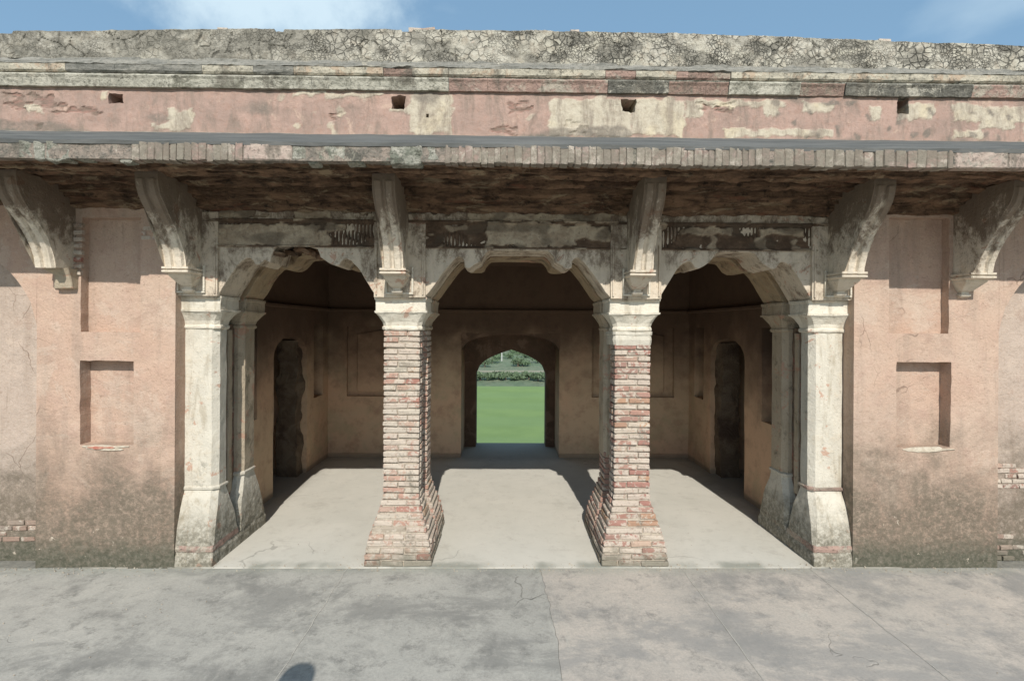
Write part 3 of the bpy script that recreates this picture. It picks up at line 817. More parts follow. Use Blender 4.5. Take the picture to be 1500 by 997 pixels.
def frieze_mat():
    s = M('eroded_frieze_plaster')
    w_ = s.attr('white'); gr = s.attr('raw'); dk = s.attr('dark'); n = s.noise(9, 8, .75, .5); b = s.noise(30, 6, .75)
    base = s.mix(s.step(n, .4, .6), (.15, .10, .066), (.085, .056, .037))
    wh = s.mix(s.step(n, .4, .62), (.46, .385, .28), (.32, .25, .175))
    wh = s.mix(s.step(b, .52, .66, 0, .6), wh, (.16, .13, .10))
    c = s.mix(w_, base, wh); c = s.mix(s.m('MULTIPLY', dk, .6), c, (.09, .07, .05)); c = s.mix(s.m('MULTIPLY', gr, .8), c, (.04, .03, .022))
    return s.done(c, bump_sum(s, (n, .6), (b, .6)), .9, .015)
hsheet('frieze', rng(CX[0]-.12, CX[3]+.12, .009), rng(2.385, 2.72, .009), .044, frieze_fn, frieze_mat(), B, (), ('white', 'raw', 'dark'))
for j, cx in enumerate(CX):
    capital(cx, wwcap, parent=B)
    h = .192
    x0, x1 = cx-h, cx+h
    if j == 0: x0 = max(x0, xi+.0)
    # impost pilaster with a sunk panel behind the bracket foot
    bm = bmesh.new(); add_box(bm, x0, x1, .026, .06, 2.015, 2.64)
    obj('impost_pilaster', roughen(bm, .05, .003, 12, cx), wwarch if 0 < j < 3 else wwarch, B)
    fx0, fx1, fz0, fz1 = cx-.105, cx+.105, 2.035, 2.24
    bm = bmesh.new()
    for q in ((fx0, fx1, fz0, fz0+.014), (fx0, fx0+.014, fz0+.0145, fz1), (fx1-.014, fx1, fz0+.0145, fz1)):
        add_box(bm, q[0], q[1], .008, .028, q[2], q[3], .003)
    obj('panel_frame', roughen(bm, .05, .0012), wwcap, B)
    for sx in (-1, 1):
        bm = bmesh.new(); add_box(bm, cx+sx*(h-.018)-.006, cx+sx*(h-.018)+.006, .014, .028, 2.03, 2.42, .003); obj('fillet', roughen(bm, .06, .0015), wwarch, B)

# ------------------------------------------------------------------ brackets
def bracket(cx, mat, broken=False, ybase=.0, label=None):
    root = empty('bracket', (cx, ybase, 2.2), B, label=label)
    def add(name, bm, m=mat):
        for v in bm.verts: v.co -= Vector((cx, ybase, 2.2))
        o = obj(name, bm, m, root); return o
    # outline in Y,Z : back on the wall, front an S curve
    prof = [(-.160, 2.20), (-.165, 2.235), (-.175, 2.28), (-.195, 2.33), (-.228, 2.39), (-.268, 2.45), (-.313, 2.505), (-.358, 2.555), (-.40, 2.605), (-.432, 2.65), (-.452, 2.70), (-.462, 2.75), (-.462, 2.80)]
    def body(half, dy, top=2.80):
        bm = bmesh.new()
        f = [(y-dy, z) for y, z in prof]; pts = f + [(.05, top), (.05, 2.20)]
        L_ = [bm.verts.new((cx-half, y, z)) for y, z in pts]; R_ = [bm.verts.new((cx+half, y, z)) for y, z in pts]
        n = len(pts); bm.faces.new(L_); bm.faces.new(R_[::-1])
        for i in range(n): bm.faces.new((L_[i], R_[i], R_[(i+1) % n], L_[(i+1) % n]))
        bmesh.ops.triangulate(bm, faces=[x for x in bm.faces if len(x.verts) > 4], ngon_method='EAR_CLIP')
        return bm
    add('body', roughen(body(.074, .0), .05, .004, 13, cx))
    for sx in (-1, 1):
        bm = bmesh.new(); hw = .034
        path = prof[:-1]; prev = None; off = .017
        for (y, z), (y2, z2) in zip(path, path[1:]+[path[-1]]):
            q = [bm.verts.new((cx+sx*.037-hw, y+.01, z-.004)), bm.verts.new((cx+sx*.037-hw*.55, y-off, z-off*.35)), bm.verts.new((cx+sx*.037+hw*.55, y-off, z-off*.35)), bm.verts.new((cx+sx*.037+hw, y+.01, z-.004))]
            if prev:
                for i in range(3): bm.faces.new((prev[i], prev[i+1], q[i+1], q[i]))
            prev = q
        add('rib', roughen(bm, .05, .0025, 16, cx+sx))
    if not broken:
        bm = loft([(2.165, cx-.082, cx+.082, -.155, .04, .004), (2.172, cx-.094, cx+.094, -.176, .04, .006), (2.184, cx-.094, cx+.094, -.176, .04, .006), (2.188, cx-.084, cx+.084, -.16, .04, .004), (2.192, cx-.084, cx+.084, -.16, .04, .004), (2.196, cx-.094, cx+.094, -.176, .04, .006), (2.21, cx-.094, cx+.094, -.176, .04, .006)])
        add('roll_moulding', roughen(bm, .05, .0015, 12, cx))
        bm = loft([(2.035, cx-.028, cx+.028, -.01, .04, .004), (2.05, cx-.04, cx+.04, -.03, .04, .005), (2.062, cx-.04, cx+.04, -.03, .04, .005), (2.066, cx-.028, cx+.028, -.02, .04, .003), (2.078, cx-.028, cx+.028, -.02, .04, .003), (2.09, cx-.045, cx+.045, -.045, .04, .003), (2.15, cx-.080, cx+.080, -.115, .04, .003), (2.166, cx-.082, cx+.082, -.12, .04, .003)])
        add('pendant', roughen(bm, .04, .0015, 12, cx))
    else:
        bm = loft([(2.05, cx+.0, cx+.075, -.02, .04, .004), (2.06, cx-.04, cx+.10, -.05, .04, .005), (2.15, cx-.02, cx+.10, -.07, .04, .006), (2.20, cx-.09, cx+.105, -.10, .04, .006)])
        add('pendant', roughen(bm, .04, .006, 12, cx), wwgrey)
    return root
labs = ['leftmost bracket with its pendant broken away', None, None, None, None, 'rightmost bracket on the pink wall']
bx = [ax(77, -.1), CX[0]-.0, CX[1]-.01, CX[2], CX[3]-.0, ax(1428, -.1)]
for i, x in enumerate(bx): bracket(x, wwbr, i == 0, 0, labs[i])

# ------------------------------------------------------------------ end piers: plastered double columns
web_m = simple('brown_stained_brick_web', (.23, .165, .115), (.14, .10, .07), 9, (.30, .15, .11), 1, .03, .4)
def pier(cx):
    root = empty('plastered_pier', (cx, 0, 0), B)
    def add(n_, bm, m):
        for v in bm.verts: v.co -= Vector((cx, 0, 0))
        return obj(n_, bm, m, root)
    h = .142
    for k, (ya, yb) in enumerate(((.12, .29), (.50, .74))):
        bm = loft([(.55, cx-h, cx+h, ya, yb, .04), (1.77, cx-h, cx+h, ya, yb, .04)])
        add('shaft', roughen(bm, .05, .0035, 10, cx+k), ww if k == 0 else wwgrey)
        def rg(z, g, c, gx=None):
            gx = g*.28 if gx is None else gx
            y0_, y1_ = (ya-g, min(yb+g, .413)) if k == 0 else (max(ya-g, .417), yb+g)
            return (z, cx-h-gx, cx+h+gx, y0_, y1_, c)
        bm = loft([rg(.535, .0, .035, 0), rg(.54, .010, .035, .01), rg(.556, .012, .035, .012), rg(.565, .002, .035, .002)])
        add('necking_ring', roughen(bm, .05, .002, 12, cx), cor_pink if cx > 0 and k == 0 else ww)
        bm = loft([rg(.15, .105, .02), rg(.20, .10, .025), rg(.27, .088, .03), rg(.34, .070, .035), rg(.41, .048, .04), rg(.47, .024, .04), rg(.52, .004, .04), rg(.54, -.002, .035)])
        add('flared_base', roughen(bm, .045, .005, 11, cx+k), ww)
        bm = loft([rg(.105, .108, .006), rg(.13, .112, .008), rg(.152, .104, .008)])
        add('base_moulding', roughen(bm, .05, .007, 12, cx+k), cor_pink if k == 0 else ww)
    bm = bmesh.new(); add_box(bm, cx-h+.07, cx+h-.07, .26, .53, .10, 1.80)
    add('recessed_web', roughen(bm, .05, .006, 10, cx), web_m)
    for sx in (-1, 1):
        bm = bmesh.new(); add_box(bm, cx+sx*(h-.066)-.012, cx+sx*(h-.066)+.012, .385, .445, .42, 1.76, .006)
        add('web_rib', roughen(bm, .06, .004, 9, cx), wwgrey)
    g = .035
    bm = loft([(-.01, cx-h-g, cx+h+g, .005, .865, .006), (.07, cx-h-g, cx+h+g, .005, .865, .006), (.107, cx-h-g+.01, cx+h+g-.01, .02, .85, .01)])
    add('plinth', roughen(bm, .045, .006, 12, cx), ww)
pier(CX[0]); pier(CX[3])

# ------------------------------------------------------------------ brick columns
def fl(z):     # flare beyond the shaft
    P = [(0, .115), (.1, .108), (.2, .088), (.28, .062), (.36, .034), (.44, .012), (.5, 0), (9, 0)]
    for (a, b), (c, d) in zip(P, P[1:]):
        if a <= z <= c: return b+(d-b)*(z-a)/(c-a)
    return 0
NC = 38; CH = 1.765/NC
def brick_column(cx, inner_sign, mat, plastered_rear):
    root = empty('brick_column', (cx, 0, 0), B, label='brick column left of the central bay, bricks mostly limewashed' if cx < 0 else 'brick column right of the central bay with red bricks and a grey plastered rear shaft')
    def add(n_, bm, m, kind=None):
        for v in bm.verts: v.co -= Vector((cx, 0, 0))
        return obj(n_, bm, m, root, kind)
    h = .142; rest = bmesh.new(); nb = 0
    for k, (ya, yb) in enumerate(((.12, .29), (.50, .74))):
        rings = []
        for i in range(0, NC+1):
            z = i*CH; g = fl(z)-.013
            y0_, y1_ = (ya-g, min(yb+g, .413)) if k == 0 else (max(ya-g, .417), yb+g)
            rings.append((max(z, .002) if i < NC else 1.765, cx-h-g, cx+h+g, y0_, y1_, .012))
        bm = loft(rings); bm.normal_update()
        for v in bm.verts: v.co += noise.noise_vector(v.co*9)*.003
        add('mortar_core', bm, mortar)
        if k == 1 and plastered_rear:
            bm = loft([(.70, cx-h-.004, cx+h+.004, ya-.004, yb+.004, .025), (.78, cx-h-.006, cx+h+.006, ya-.006, yb+.006, .03), (1.765, cx-h-.006, cx+h+.006, ya-.006, yb+.006, .03)])
            add('plaster_jacket', roughen(bm, .05, .006, 9, cx), wwgrey)
        for i in range(NC):
            z = (i+.5)*CH; g = fl(z)
            if k == 1 and plastered_rear and z > .74: continue
            if k == 0 and cx > 0 and z > 1.68: continue
            y0_, y1_ = (ya-g, min(yb+g, .411)) if k == 0 else (max(ya-g, .419), yb+g)
            x0, x1 = cx-h-g, cx+h+g
            zz = z+nz3(i*.7, cx, 3)*.003; dep = .05
            def course(a, b, n, place, single, off):
                cuts = [a]
                for q in range(1, n): cuts.append(a+(b-a)*(q+off)/n+random.uniform(-.012, .012))
                cuts.append(b)
                for p, q in zip(cuts, cuts[1:]):
                    if q-p < .025: continue
                    place(p+.004, q-.004, single)
            def fx(p, q, single):   # along X, front or back
                nonlocal nb
                pr = random.uniform(-.004, .004)
                if single: brick('brick', ((p+q)/2-cx, yf+dep/2*sgn+pr, zz), (q-p, dep, CH-.011+random.uniform(-.004, .002)), mat, root, (random.uniform(-.03, .03), random.uniform(-.022, .022), random.uniform(-.02, .02))); nb += 1
                else: add_box(rest, p, q, min(yf, yf+dep*sgn), max(yf, yf+dep*sgn), zz-CH*.4, zz+CH*.4, .004, .002)
            def fy(p, q, single):   # along Y, side faces
                nonlocal nb
                pr = random.uniform(-.004, .004)
                if single: brick('brick', (xf-dep/2*sgn-cx+pr, (p+q)/2, zz), (dep, q-p, CH-.011+random.uniform(-.004, .002)), mat, root, (random.uniform(-.022, .022), random.uniform(-.03, .03), random.uniform(-.02, .02))); nb += 1
                else: add_box(rest, min(xf, xf-dep*sgn), max(xf, xf-dep*sgn), p, q, zz-CH*.4, zz+CH*.4, .004, .002)
            off = (.28 if i % 2 else -.22)
            yf, sgn = y0_, 1
            course(x0, x1, 2 if g < .07 else 3, fx, k == 0, off)
            if k == 1: yf, sgn = y1_, -1; course(x0, x1, 2, fx, False, off)
            for s_ in (-1, 1):
                xf, sgn = (x1 if s_ > 0 else x0), s_
                a, b = (y0_+.052, y1_) if k == 0 else (y0_+.001, y1_-.052)
                vis = (s_ == inner_sign) 
                course(a, b, 1 if (b-a) < .31 else 2, fy, vis and (z < .95 or i % 2 == 0 or True), off)
    if cx > 0:
        bm = loft([(1.66, cx-h-.006, cx+h+.006, .114, .406, .02), (1.70, cx-h-.01, cx+h+.01, .11, .41, .02), (1.735, cx-h-.006, cx+h+.006, .114, .406, .02), (1.74, cx-h-.012, cx+h+.012, .108, .412, .02), (1.766, cx-h-.012, cx+h+.012, .108, .412, .02)])
        add('plaster_collar', roughen(bm, .04, .006, 14, cx), ww)
    bm = bmesh.new(); add_box(bm, cx-h+.075, cx+h-.075, .26, .53, .05, 1.78)
    add('recessed_web', roughen(bm, .05, .006, 10, cx), mortar if not plastered_rear else wwgrey)
    add('hidden_brickwork', rest, mat, 'stuff')
    return nb
nb1 = brick_column(CX[1], 1, brickL, False); nb2 = brick_column(CX[2], -1, brickR, True)
print('column bricks', nb1, nb2)

# ------------------------------------------------------------------ eave (chajja)
YE, ZE0, ZE1 = -.75, 2.777, 2.892
soffit_prof = [(-.70, 2.88), (-.70, 2.783), (-.64, 2.786), (-.635, 2.802), (-.585, 2.805), (-.58, 2.778), (-.53, 2.776), (-.525, 2.835), (-.44, 2.84), (-.435, 2.80), (-.36, 2.795), (-.355, 2.85), (-.27, 2.852), (-.265, 2.785), (-.20, 2.78), (-.195, 2.83), (-.15, 2.83), (-.145, 2.745), (-.10, 2.74), (-.095, 2.72), (-.05, 2.715), (-.045, 2.67), (-.01, 2.662), (.03, 2.65)]
obj('eave_soffit', sweep(soffit_prof, -EXT, EXT, .025, .017, 7, 1), soot_shade, B)
obj('eave_top', sweep([(YE-.004, ZE1-.02), (YE-.004, ZE1+.002), (YE+.25, ZE1+.13), (-.3, 3.10), (-.03, 3.212), (.02, 3.225), (.02, 3.21)], -EXT, EXT, .06, .006, 4, 2), ctop, B)
# front edge: bricks on edge where the render has gone, rough stones elsewhere
def eave_x(px): return ax(px, YE)
segs = [(-200, 105, 'l'), (105, 190, 'm'), (190, 355, 'p'), (355, 426, 'w'), (426, 650, 'l'), (650, 926, 'p'), (930, 1130, 'p'), (1132, 1395, 'q'), (1398, 1720, 'w2')]
edge_mortar = simple('stained_edge_mortar', (.33, .27, .22), (.20, .18, .15), 14, (.12, .115, .095), 1, .03, .6)
pale_edge = simple('pale_pink_edge_render', (.47, .385, .32), (.40, .31, .26), 10, (.30, .28, .23), .9, .03, .55)
for a, b, t in segs:
    x = eave_x(a); xe_ = eave_x(b)
    while x < xe_-.005:
        if t in 'pq': wd = random.uniform(.036, .052) if t == 'p' else random.uniform(.05, .075)
        elif t == 'm': wd = random.uniform(.05, .11)
        elif t == 'l': wd = random.uniform(.07, .2)
        else: wd = random.uniform(.2, .34)
        wd = min(wd, xe_-x)
        if wd < .02: break
        m_ = {'p': brickE, 'q': brickE, 'm': lich if random.random() < .6 else brickE, 'l': lich, 'w': pale_edge, 'w2': pale_edge}[t]
        zb = ZE0+random.uniform(-.004, .006)+(random.uniform(-.014, .02) if t in 'lm' else 0)
        zt = ZE1-random.uniform(0, .006)-.004
        gap = .0012 if t in 'pq' else .001
        yy = YE+.03+random.uniform(-.0025, .0025)+(random.uniform(0, .015) if t in 'lm' else 0)
        if t in ('w', 'w2', 'l'):
            bm = bmesh.new(); add_box(bm, -wd/2+gap, wd/2-gap, -.035, .035, -(zt-zb)/2, (zt-zb)/2, .006); roughen(bm, .03, .009 if t == 'l' else .003, 18, x*3)
            o = obj('edge_block', bm, m_, B); o.location = (x+wd/2, yy, (zt+zb)/2)
        else:
            brick('edge_brick', (x+wd/2, yy, (zt+zb)/2), (wd-gap*2, .07, zt-zb), m_, B, (random.uniform(-.02, .02), random.uniform(-.02, .02), random.uniform(-.025, .025)))
        x += wd
bm = bmesh.new(); add_box(bm, -EXT, EXT, YE+.001, -.69, ZE0+.006, ZE1-.008); obj('edge_backing', roughen(bm, .08, .003), edge_mortar, B)

# ------------------------------------------------------------------ pink band with sockets
ZB0, ZB1 = 3.18, 3.545
white = [(600, 664, 139, 196), (806, 925, 146, 199), (925, 1002, 146, 198), (222, 283, 182, 190), (248, 282, 160, 186), (38, 62, 153, 165), (572, 606, 160, 166), (1003, 1030, 146, 172), (1030, 1150, 148, 156), (1120, 1140, 150, 170), (1272, 1292, 157, 176), (1316, 1366, 152, 176), (1176, 1220, 152, 164), (1395, 1500, 155, 178), (1435, 1485, 168, 190), (430, 560, 136, 140), (150, 158, 134, 146), (1060, 1220, 190, 200), (1395, 1440, 190, 203)]
raw = [(4, 80, 138, 158), (60, 150, 155, 166), (484, 500, 162, 178), (742, 780, 150, 166), (718, 760, 186, 196), (1020, 1075, 150, 158), (1022, 1072, 160, 166), (828, 862, 176, 197), (50, 64, 180, 187)]
WH = [(*at(a, d), *at(b, c)) for a, b, c, d in white]; RW = [(*at(a, d), *at(b, c)) for a, b, c, d in raw]
def band_fn(x, z):
    wv = inpatch(x, z, WH, 1); rv = inpatch(x, z, RW, 4)*smooth(nz3(x*14, 6, z*30), -.15, .05)
    n1 = nz3(x*2.5, 11, z*6); dk = smooth(n1, .22, .5)*.7+smooth(z, ZB0+.07, ZB0+.03)*smooth(nz3(x*3, 2, z*3), -.1, .3)*.7
    dk = max(dk, .8*smooth(nz3(x*13, 22, z*13), .3, .45)*smooth(x, 1.6, 2.2))
    wv2 = smooth(nz3(x*9, 14, z*9), .34, .38)*smooth(nz3(x*1.1, 5, 0), 0, .3)
    wv = max(wv, wv2*.8)
    d = -.004*wv+.008*rv+und(x, z, .004)+nz3(x*25, 3, z*25)*.0025
    return d, {'white': wv*(1-.3*dk), 'raw': rv, 'dark': dk}
sock = []
for a, b, c, d in ((160, 181, 137, 151), (573, 594, 141, 161), (911, 931, 145, 164), (1313, 1331, 141, 167)):
    x0, z0 = at(a, d); x1, z1 = at(b, c); sock.append((x0, x1, z0, z1, .30))
sx, sz = at(626, 169); sock.append((sx-.013, sx+.013, sz-.013, sz+.013, .12))
hsheet('upper_band', rng(-EXT, -4, .06)[:-1]+rng(-4, 4.1, .012)+rng(4.1, EXT, .06)[1:], rng(ZB0, ZB1+.01, .012), .0, band_fn, band_m, B, sock, ('white', 'raw', 'dark'), wobble=.016)

# ------------------------------------------------------------------ cornice: two courses of blocks
def blocks(edges, y0, y1, z0f, z1f, name, bev, kind_):
    for a, b, m_ in edges:
        x0, x1 = ax(a)-.0042, ax(b)+.0042; x = x0
        while x < x1-.01:
            wd = min(random.uniform(.28, .42), x1-x)
            if x1-x-wd < .08: wd = x1-x
            bm = bmesh.new(); n = 6
            prof = [(.06, z0f), (y0+.012, z0f), (y0, z0f+.012), (y0-.002, (z0f+z1f)/2), (y0-.004 if kind_ else y0+.02, z1f-.008), (y0+.012, z1f), (.06, z1f)]
            if not kind_: prof = [(.06, z0f), (y0+.004, z0f), (y0, z0f+.02), (y0-.008, z1f-.03), (y0-.018, z1f-.012), (y0-.012, z1f), (.06, z1f)]
            rag = 1.6 if m_ in (cor_brown, cor_black) else 1
            bm = sweep(prof, x+.0006, x+wd-.0006, .03, .0035*rag, 9, x)
            push = .012 if m_ is cor_brown else (.004 if m_ is cor_pink else 0)
            for v in bm.verts: v.co.y += push+random.uniform(-.0004, .0004)
            obj(name, bm, m_, B); x += wd
blocks([(-450, 456, cor_white), (458, 655, cor_white), (657, 886, cor_pink), (888, 975, cor_black), (976, 1062, cor_brown), (1064, 1166, cor_white), (1168, 1231, cor_brown), (1233, 1416, cor_black), (1418, 1500, cor_pink), (1502, 2000, cor_white)], -.03, .06, 3.545, 3.632, 'cornice_block', .004, False)
obj('cornice_joint', sweep([(.02, 3.63), (-.026, 3.632), (-.03, 3.641), (.02, 3.643)], -EXT, EXT, .04, .003, 9, 5), lich, B)
cor_cream = simple('cream_cornice_plaster', (.54, .49, .38), (.42, .39, .31), 9, (.46, .36, .26), .9, .03, .6)
blocks([(-450, 100, cor_cream), (102, 298, slope_grey), (300, 372, cor_cream), (374, 430, slope_grey), (432, 560, cor_cream), (562, 602, cor_brown), (604, 655, cor_cream), (657, 882, cor_cream), (884, 926, cor_pink), (928, 985, cor_cream), (987, 1002, cor_pink), (1004, 1064, cor_brown), (1066, 1500, cor_cream), (1502, 2000, cor_cream)], -.045, .06, 3.645, 3.705, 'fillet_block', .004, True)
obj('cornice_slope', sweep([(-.03, 3.70), (-.045, 3.706), (-.035, 3.725), (-.01, 3.745), (.018, 3.765), (.03, 3.785)], -EXT, EXT, .03, .012, 9, 8), slope_grey, B)

# ------------------------------------------------------------------ cracked parapet
def top_z(x):
    px = 740+x*196
    base = 4.035 - .065*min(1.6, abs(x/3.85))**2 + (.0 if px > 20 else -.02)
    return base + nz3(x*1.3, 8, 0)*.006 + nz3(x*9, 8, 0)*.006 + abs(nz3(x*30, 8, 1))*.006 - (.02 if 398 < px < 412 or 585 < px < 600 else 0)
def par_fn(x, z):
    crk = smooth(nz3(x*.55+3.1, 4, 0)+x*.16, -.35, .25)           # more crazing towards the right
    p = Vector((x, 0, z)); p += noise.noise_vector(p*9)*.02
    dd2, _ = noise.voronoi((p+Vector((5, 0, 2)))*6.5); e2 = smooth(dd2[1]-dd2[0], .028, .008)
    c = e2*.8*smooth(nz3(x*3, 17, z*5), .02, .2)
    pale = smooth(nz3(x*3.1, 5, z*7)+.5*nz3(x*8, 15, z*16)+.26*crk+.12*smooth(z, 3.82, 3.78), -.05, .22)
    pale *= .45+.55*smooth(nz3(x*16, 31, z*16)+.25, -.05, .3)
    if x < -1.2: pale *= .6
    d = c*.009 + und(x, z, .012)+nz3(x*22, 3, z*22)*.005*(1-crk*.5) - pale*.004
    return d, {'crack': c, 'pale': pale*(1-c), 'craze': .25+.75*crk}
V = []; F = []; A = {'crack': [], 'pale': [], 'craze': []}
xs = rng(-EXT, -4, .05)[:-1]+rng(-4, 4.15, .009)+rng(4.15, EXT, .05)[1:]; NZ = 27
for x in xs:
    zt = top_z(x)
    for j in range(NZ+1):
        z = 3.77+(zt-3.77)*j/NZ; d, a = par_fn(x, z)
        V.append((x, .03+d+(.012 if j == NZ else 0), z))
        for k in A: A[k].append(a[k])
    V.append((x, .30, zt+nz3(x*8, 3, 3)*.008)); V.append((x, .32, 3.7))
    for k in A: A[k] += [0, 0]
W_ = NZ+3
for i in range(len(xs)-1):
    for j in range(W_-1): F.append((i*W_+j, (i+1)*W_+j, (i+1)*W_+j+1, i*W_+j+1))
me = bpy.data.meshes.new('parapet'); me.from_pydata(V, [], F)
for k in A: a_ = me.attributes.new(k, 'FLOAT', 'POINT'); a_.data.foreach_set('value', A[k])
me.update(); obj('parapet', me, par_m, B)
# lumps of red brick standing on the parapet
for px, l in ((608, .10), (628, .13), (1290, .1), (330, .08), (842, .07)):
    x, z = at(px, 46, .1); brick('coping_brick', (x, .12, top_z(x)+.008), (l, .12, .03), brickL, B, (random.uniform(-.05, .05), random.uniform(-.05, .05), random.uniform(-.2, .2)))

# roof and solid masonry above the hall
bm = bmesh.new(); add_box(bm, -EXT, EXT, .325, YB+.3, 2.72, 3.72); obj('roof_slab', bm, slope_grey, B)
bm = bmesh.new(); add_box(bm, -EXT, EXT, .31, .322, 2.72, 3.6); 
obj('upper_core', bm, mortar_dark, B)
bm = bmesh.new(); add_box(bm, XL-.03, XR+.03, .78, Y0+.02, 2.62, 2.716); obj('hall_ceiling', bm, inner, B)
bm = bmesh.new(); add_box(bm, XL, XR, .02, .776, 2.704, 2.716); obj('arcade_lintel', bm, inner, B)

# ------------------------------------------------------------------ hall interior
def rot_sheet(name, ylo, yhi, X, holes, mat, face):
    """side wall: build in X,Z then turn so that it faces the hall"""
    o = hsheet(name, rng(ylo, yhi, .06), rng(-.01, 2.66, .06), 0, lambda x, z: (und(x, z, .005), {}), mat, B, holes)
    # local x -> world y, local y (depth) -> away from the hall
    for v in o.data.vertices:
        x, y, z = v.co; v.co = (X-y if face > 0 else X+y, x, z)
    if face > 0: o.data.flip_normals()
    return o
rot_sheet('side_wall', .74, Y0+.01, XL, [(1.56, 2.46, -.01, 1.70, .75), (2.68, 3.0, .88, 1.80, .12), (.92, 1.2, .88, 1.80, .12)], inner, 1)
rot_sheet('side_wall', .74, Y0+.01, XR, [(1.56, 2.46, -.01, 1.70, .75), (2.68, 3.0, .88, 1.80, .12), (.92, 1.2, .88, 1.80, .12)], inner, -1)
# arched heads and rubble blocking in the side doorways
for s_, X in ((-1, XL), (1, XR)):
    pts = [(1.55, 1.42), (1.58, 1.52), (1.66, 1.60), (1.80, 1.655), (2.01, 1.675), (2.22, 1.655), (2.36, 1.60), (2.44, 1.52), (2.47, 1.42), (2.47, 1.71), (1.55, 1.71)]
    bm = extrude(pts, 0, .7, .003, 9, .05, 0)
    for v in bm.verts: x, y, z = v.co; v.co = (X+s_*(y+.002), x, z)
    obj('door_head', bm, inner, B)
    bm = bmesh.new(); add_box(bm, 0, .05, 1.50, 2.52, 0, 1.7)
    roughen(bm, .05, .02, 9, X)
    for v in bm.verts: v.co.x = X+s_*(.62+v.co.x)
    obj('doorway_blocking', bm, rubble, B)
    bm = bmesh.new(); add_box(bm, 0, .09, .0, .19, 0, 1.62); roughen(bm, .05, .02, 4, X)
    for v in bm.verts: v.co = Vector((X+s_*(.05+v.co.x*2.5), 2.27+v.co.y, v.co.z))
    obj('rubble_jamb', bm, rubble, B)
# back wall
jamb_m = simple('shaded_jamb_plaster', (.15, .095, .065), (.11, .075, .052), 6, (.20, .135, .095))  # darker version of the hall plaster, doorway shade put into its colour
dx0, dx1 = -.60, .75
ZR = 1.70
hb = [(dx0, dx1, -.01, ZR, .62), (-2.17, -1.02, .83, 1.79, .07), (1.20, 2.34, .83, 1.79, .07), (-.62, .77, 2.02, 2.5, .06)]
hb = hb[:3]
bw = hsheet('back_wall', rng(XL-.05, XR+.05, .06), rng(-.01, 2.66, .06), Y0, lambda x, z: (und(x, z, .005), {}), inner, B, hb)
# remove the closing face of the door recess (opening goes on through the outer leaf)
bm = bmesh.new(); bm.from_mesh(bw.data)
bmesh.ops.delete(bm, geom=[f for f in bm.faces if f.calc_center_median().y > Y0+.6 and f.calc_center_median().z < ZR], context='FACES')
bm.to_mesh(bw.data); bm.free()
for a, b in ((-2.17+.13, -1.02-.13), (1.20+.13, 2.34-.13)):
    bm = extrude([(a, .90), (b, .90), (b, 1.68), ((a+b)/2, 1.76), (a, 1.68)], Y0+.048, Y0+.08, .002, 9, .08, .006); obj('niche_panel', bm, inner, B)
c = (dx0+dx1)/2
pts = [(dx0-.01, 1.44)] + [(c-.675*math.cos(t), 1.44+.25*math.sin(t)**.8) for t in [i/14*math.pi for i in range(15)]][1:-1] + [(dx1+.01, 1.44), (dx1+.01, ZR+.01), (dx0-.01, ZR+.01)]
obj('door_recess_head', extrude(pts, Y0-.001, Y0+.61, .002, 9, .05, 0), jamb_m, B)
ix0, ix1 = -.43, .615; ic = (ix0+ix1)/2
def four(t):
    P = [(0, 1.09), (.03, 1.16), (.115, 1.225), (.235, 1.28), (.365, 1.325), (.54, 1.368), (.71, 1.402), (1, 1.455)]
    for (a, b), (c, d) in zip(P, P[1:]):
        if t <= c: return b+(d-b)*(t-a)/(c-a)
    return 1.455
ar = [(ix0+(ic-ix0)*i/12, four(i/12)) for i in range(13)] + [(ix1+(ic-ix1)*i/12, four(i/12)) for i in range(11, -1, -1)]
out = [(dx0-.05, -.01), (ix0, -.01)] + ar + [(ix1, -.01), (dx1+.05, -.01), (dx1+.05, ZR+.05), (dx0-.05, ZR+.05)]
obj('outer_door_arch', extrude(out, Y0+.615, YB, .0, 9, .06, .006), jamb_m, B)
for a, b in ((-EXT, dx0-.03), (dx1+.03, EXT)):
    bm = bmesh.new(); add_box(bm, a, b, Y0+.13, YB+.002, -2.2, 2.7); obj('rear_masonry', bm, pinkw, B)
bm = bmesh.new(); add_box(bm, dx0-.04, dx1+.04, Y0+.13, YB+.002, ZR+.04, 2.7); obj('rear_masonry', bm, pinkw, B)
bm = bmesh.new(); add_box(bm, dx0-.03, dx1+.03, Y0+.1, YB-.001, -2.2, -.402); obj('rear_masonry', bm, pinkw, B)
# ledge across the back wall and along the sides
bm = bmesh.new(); add_box(bm, XL, XR, Y0-.05, Y0+.02, 1.99, 2.03, .008); obj('string_course', roughen(bm, .12, .004), inner, B)
for X, s_ in ((XL, 1), (XR, -1)):
    bm = bmesh.new(); add_box(bm, min(X-s_*.02, X+s_*.05), max(X-s_*.02, X+s_*.05), .8, Y0-.052, 1.99, 2.03, .008); obj('string_course', roughen(bm, .12, .004), inner, B)
for a, b in ((XL-.03, dx0-.002), (dx1+.002, XR+.03)):
    bm = bmesh.new(); add_box(bm, a, b, Y0-.015, Y0+.01, -.01, .05, .004); obj('wall_foot', roughen(bm, .12, .004), inner, B)
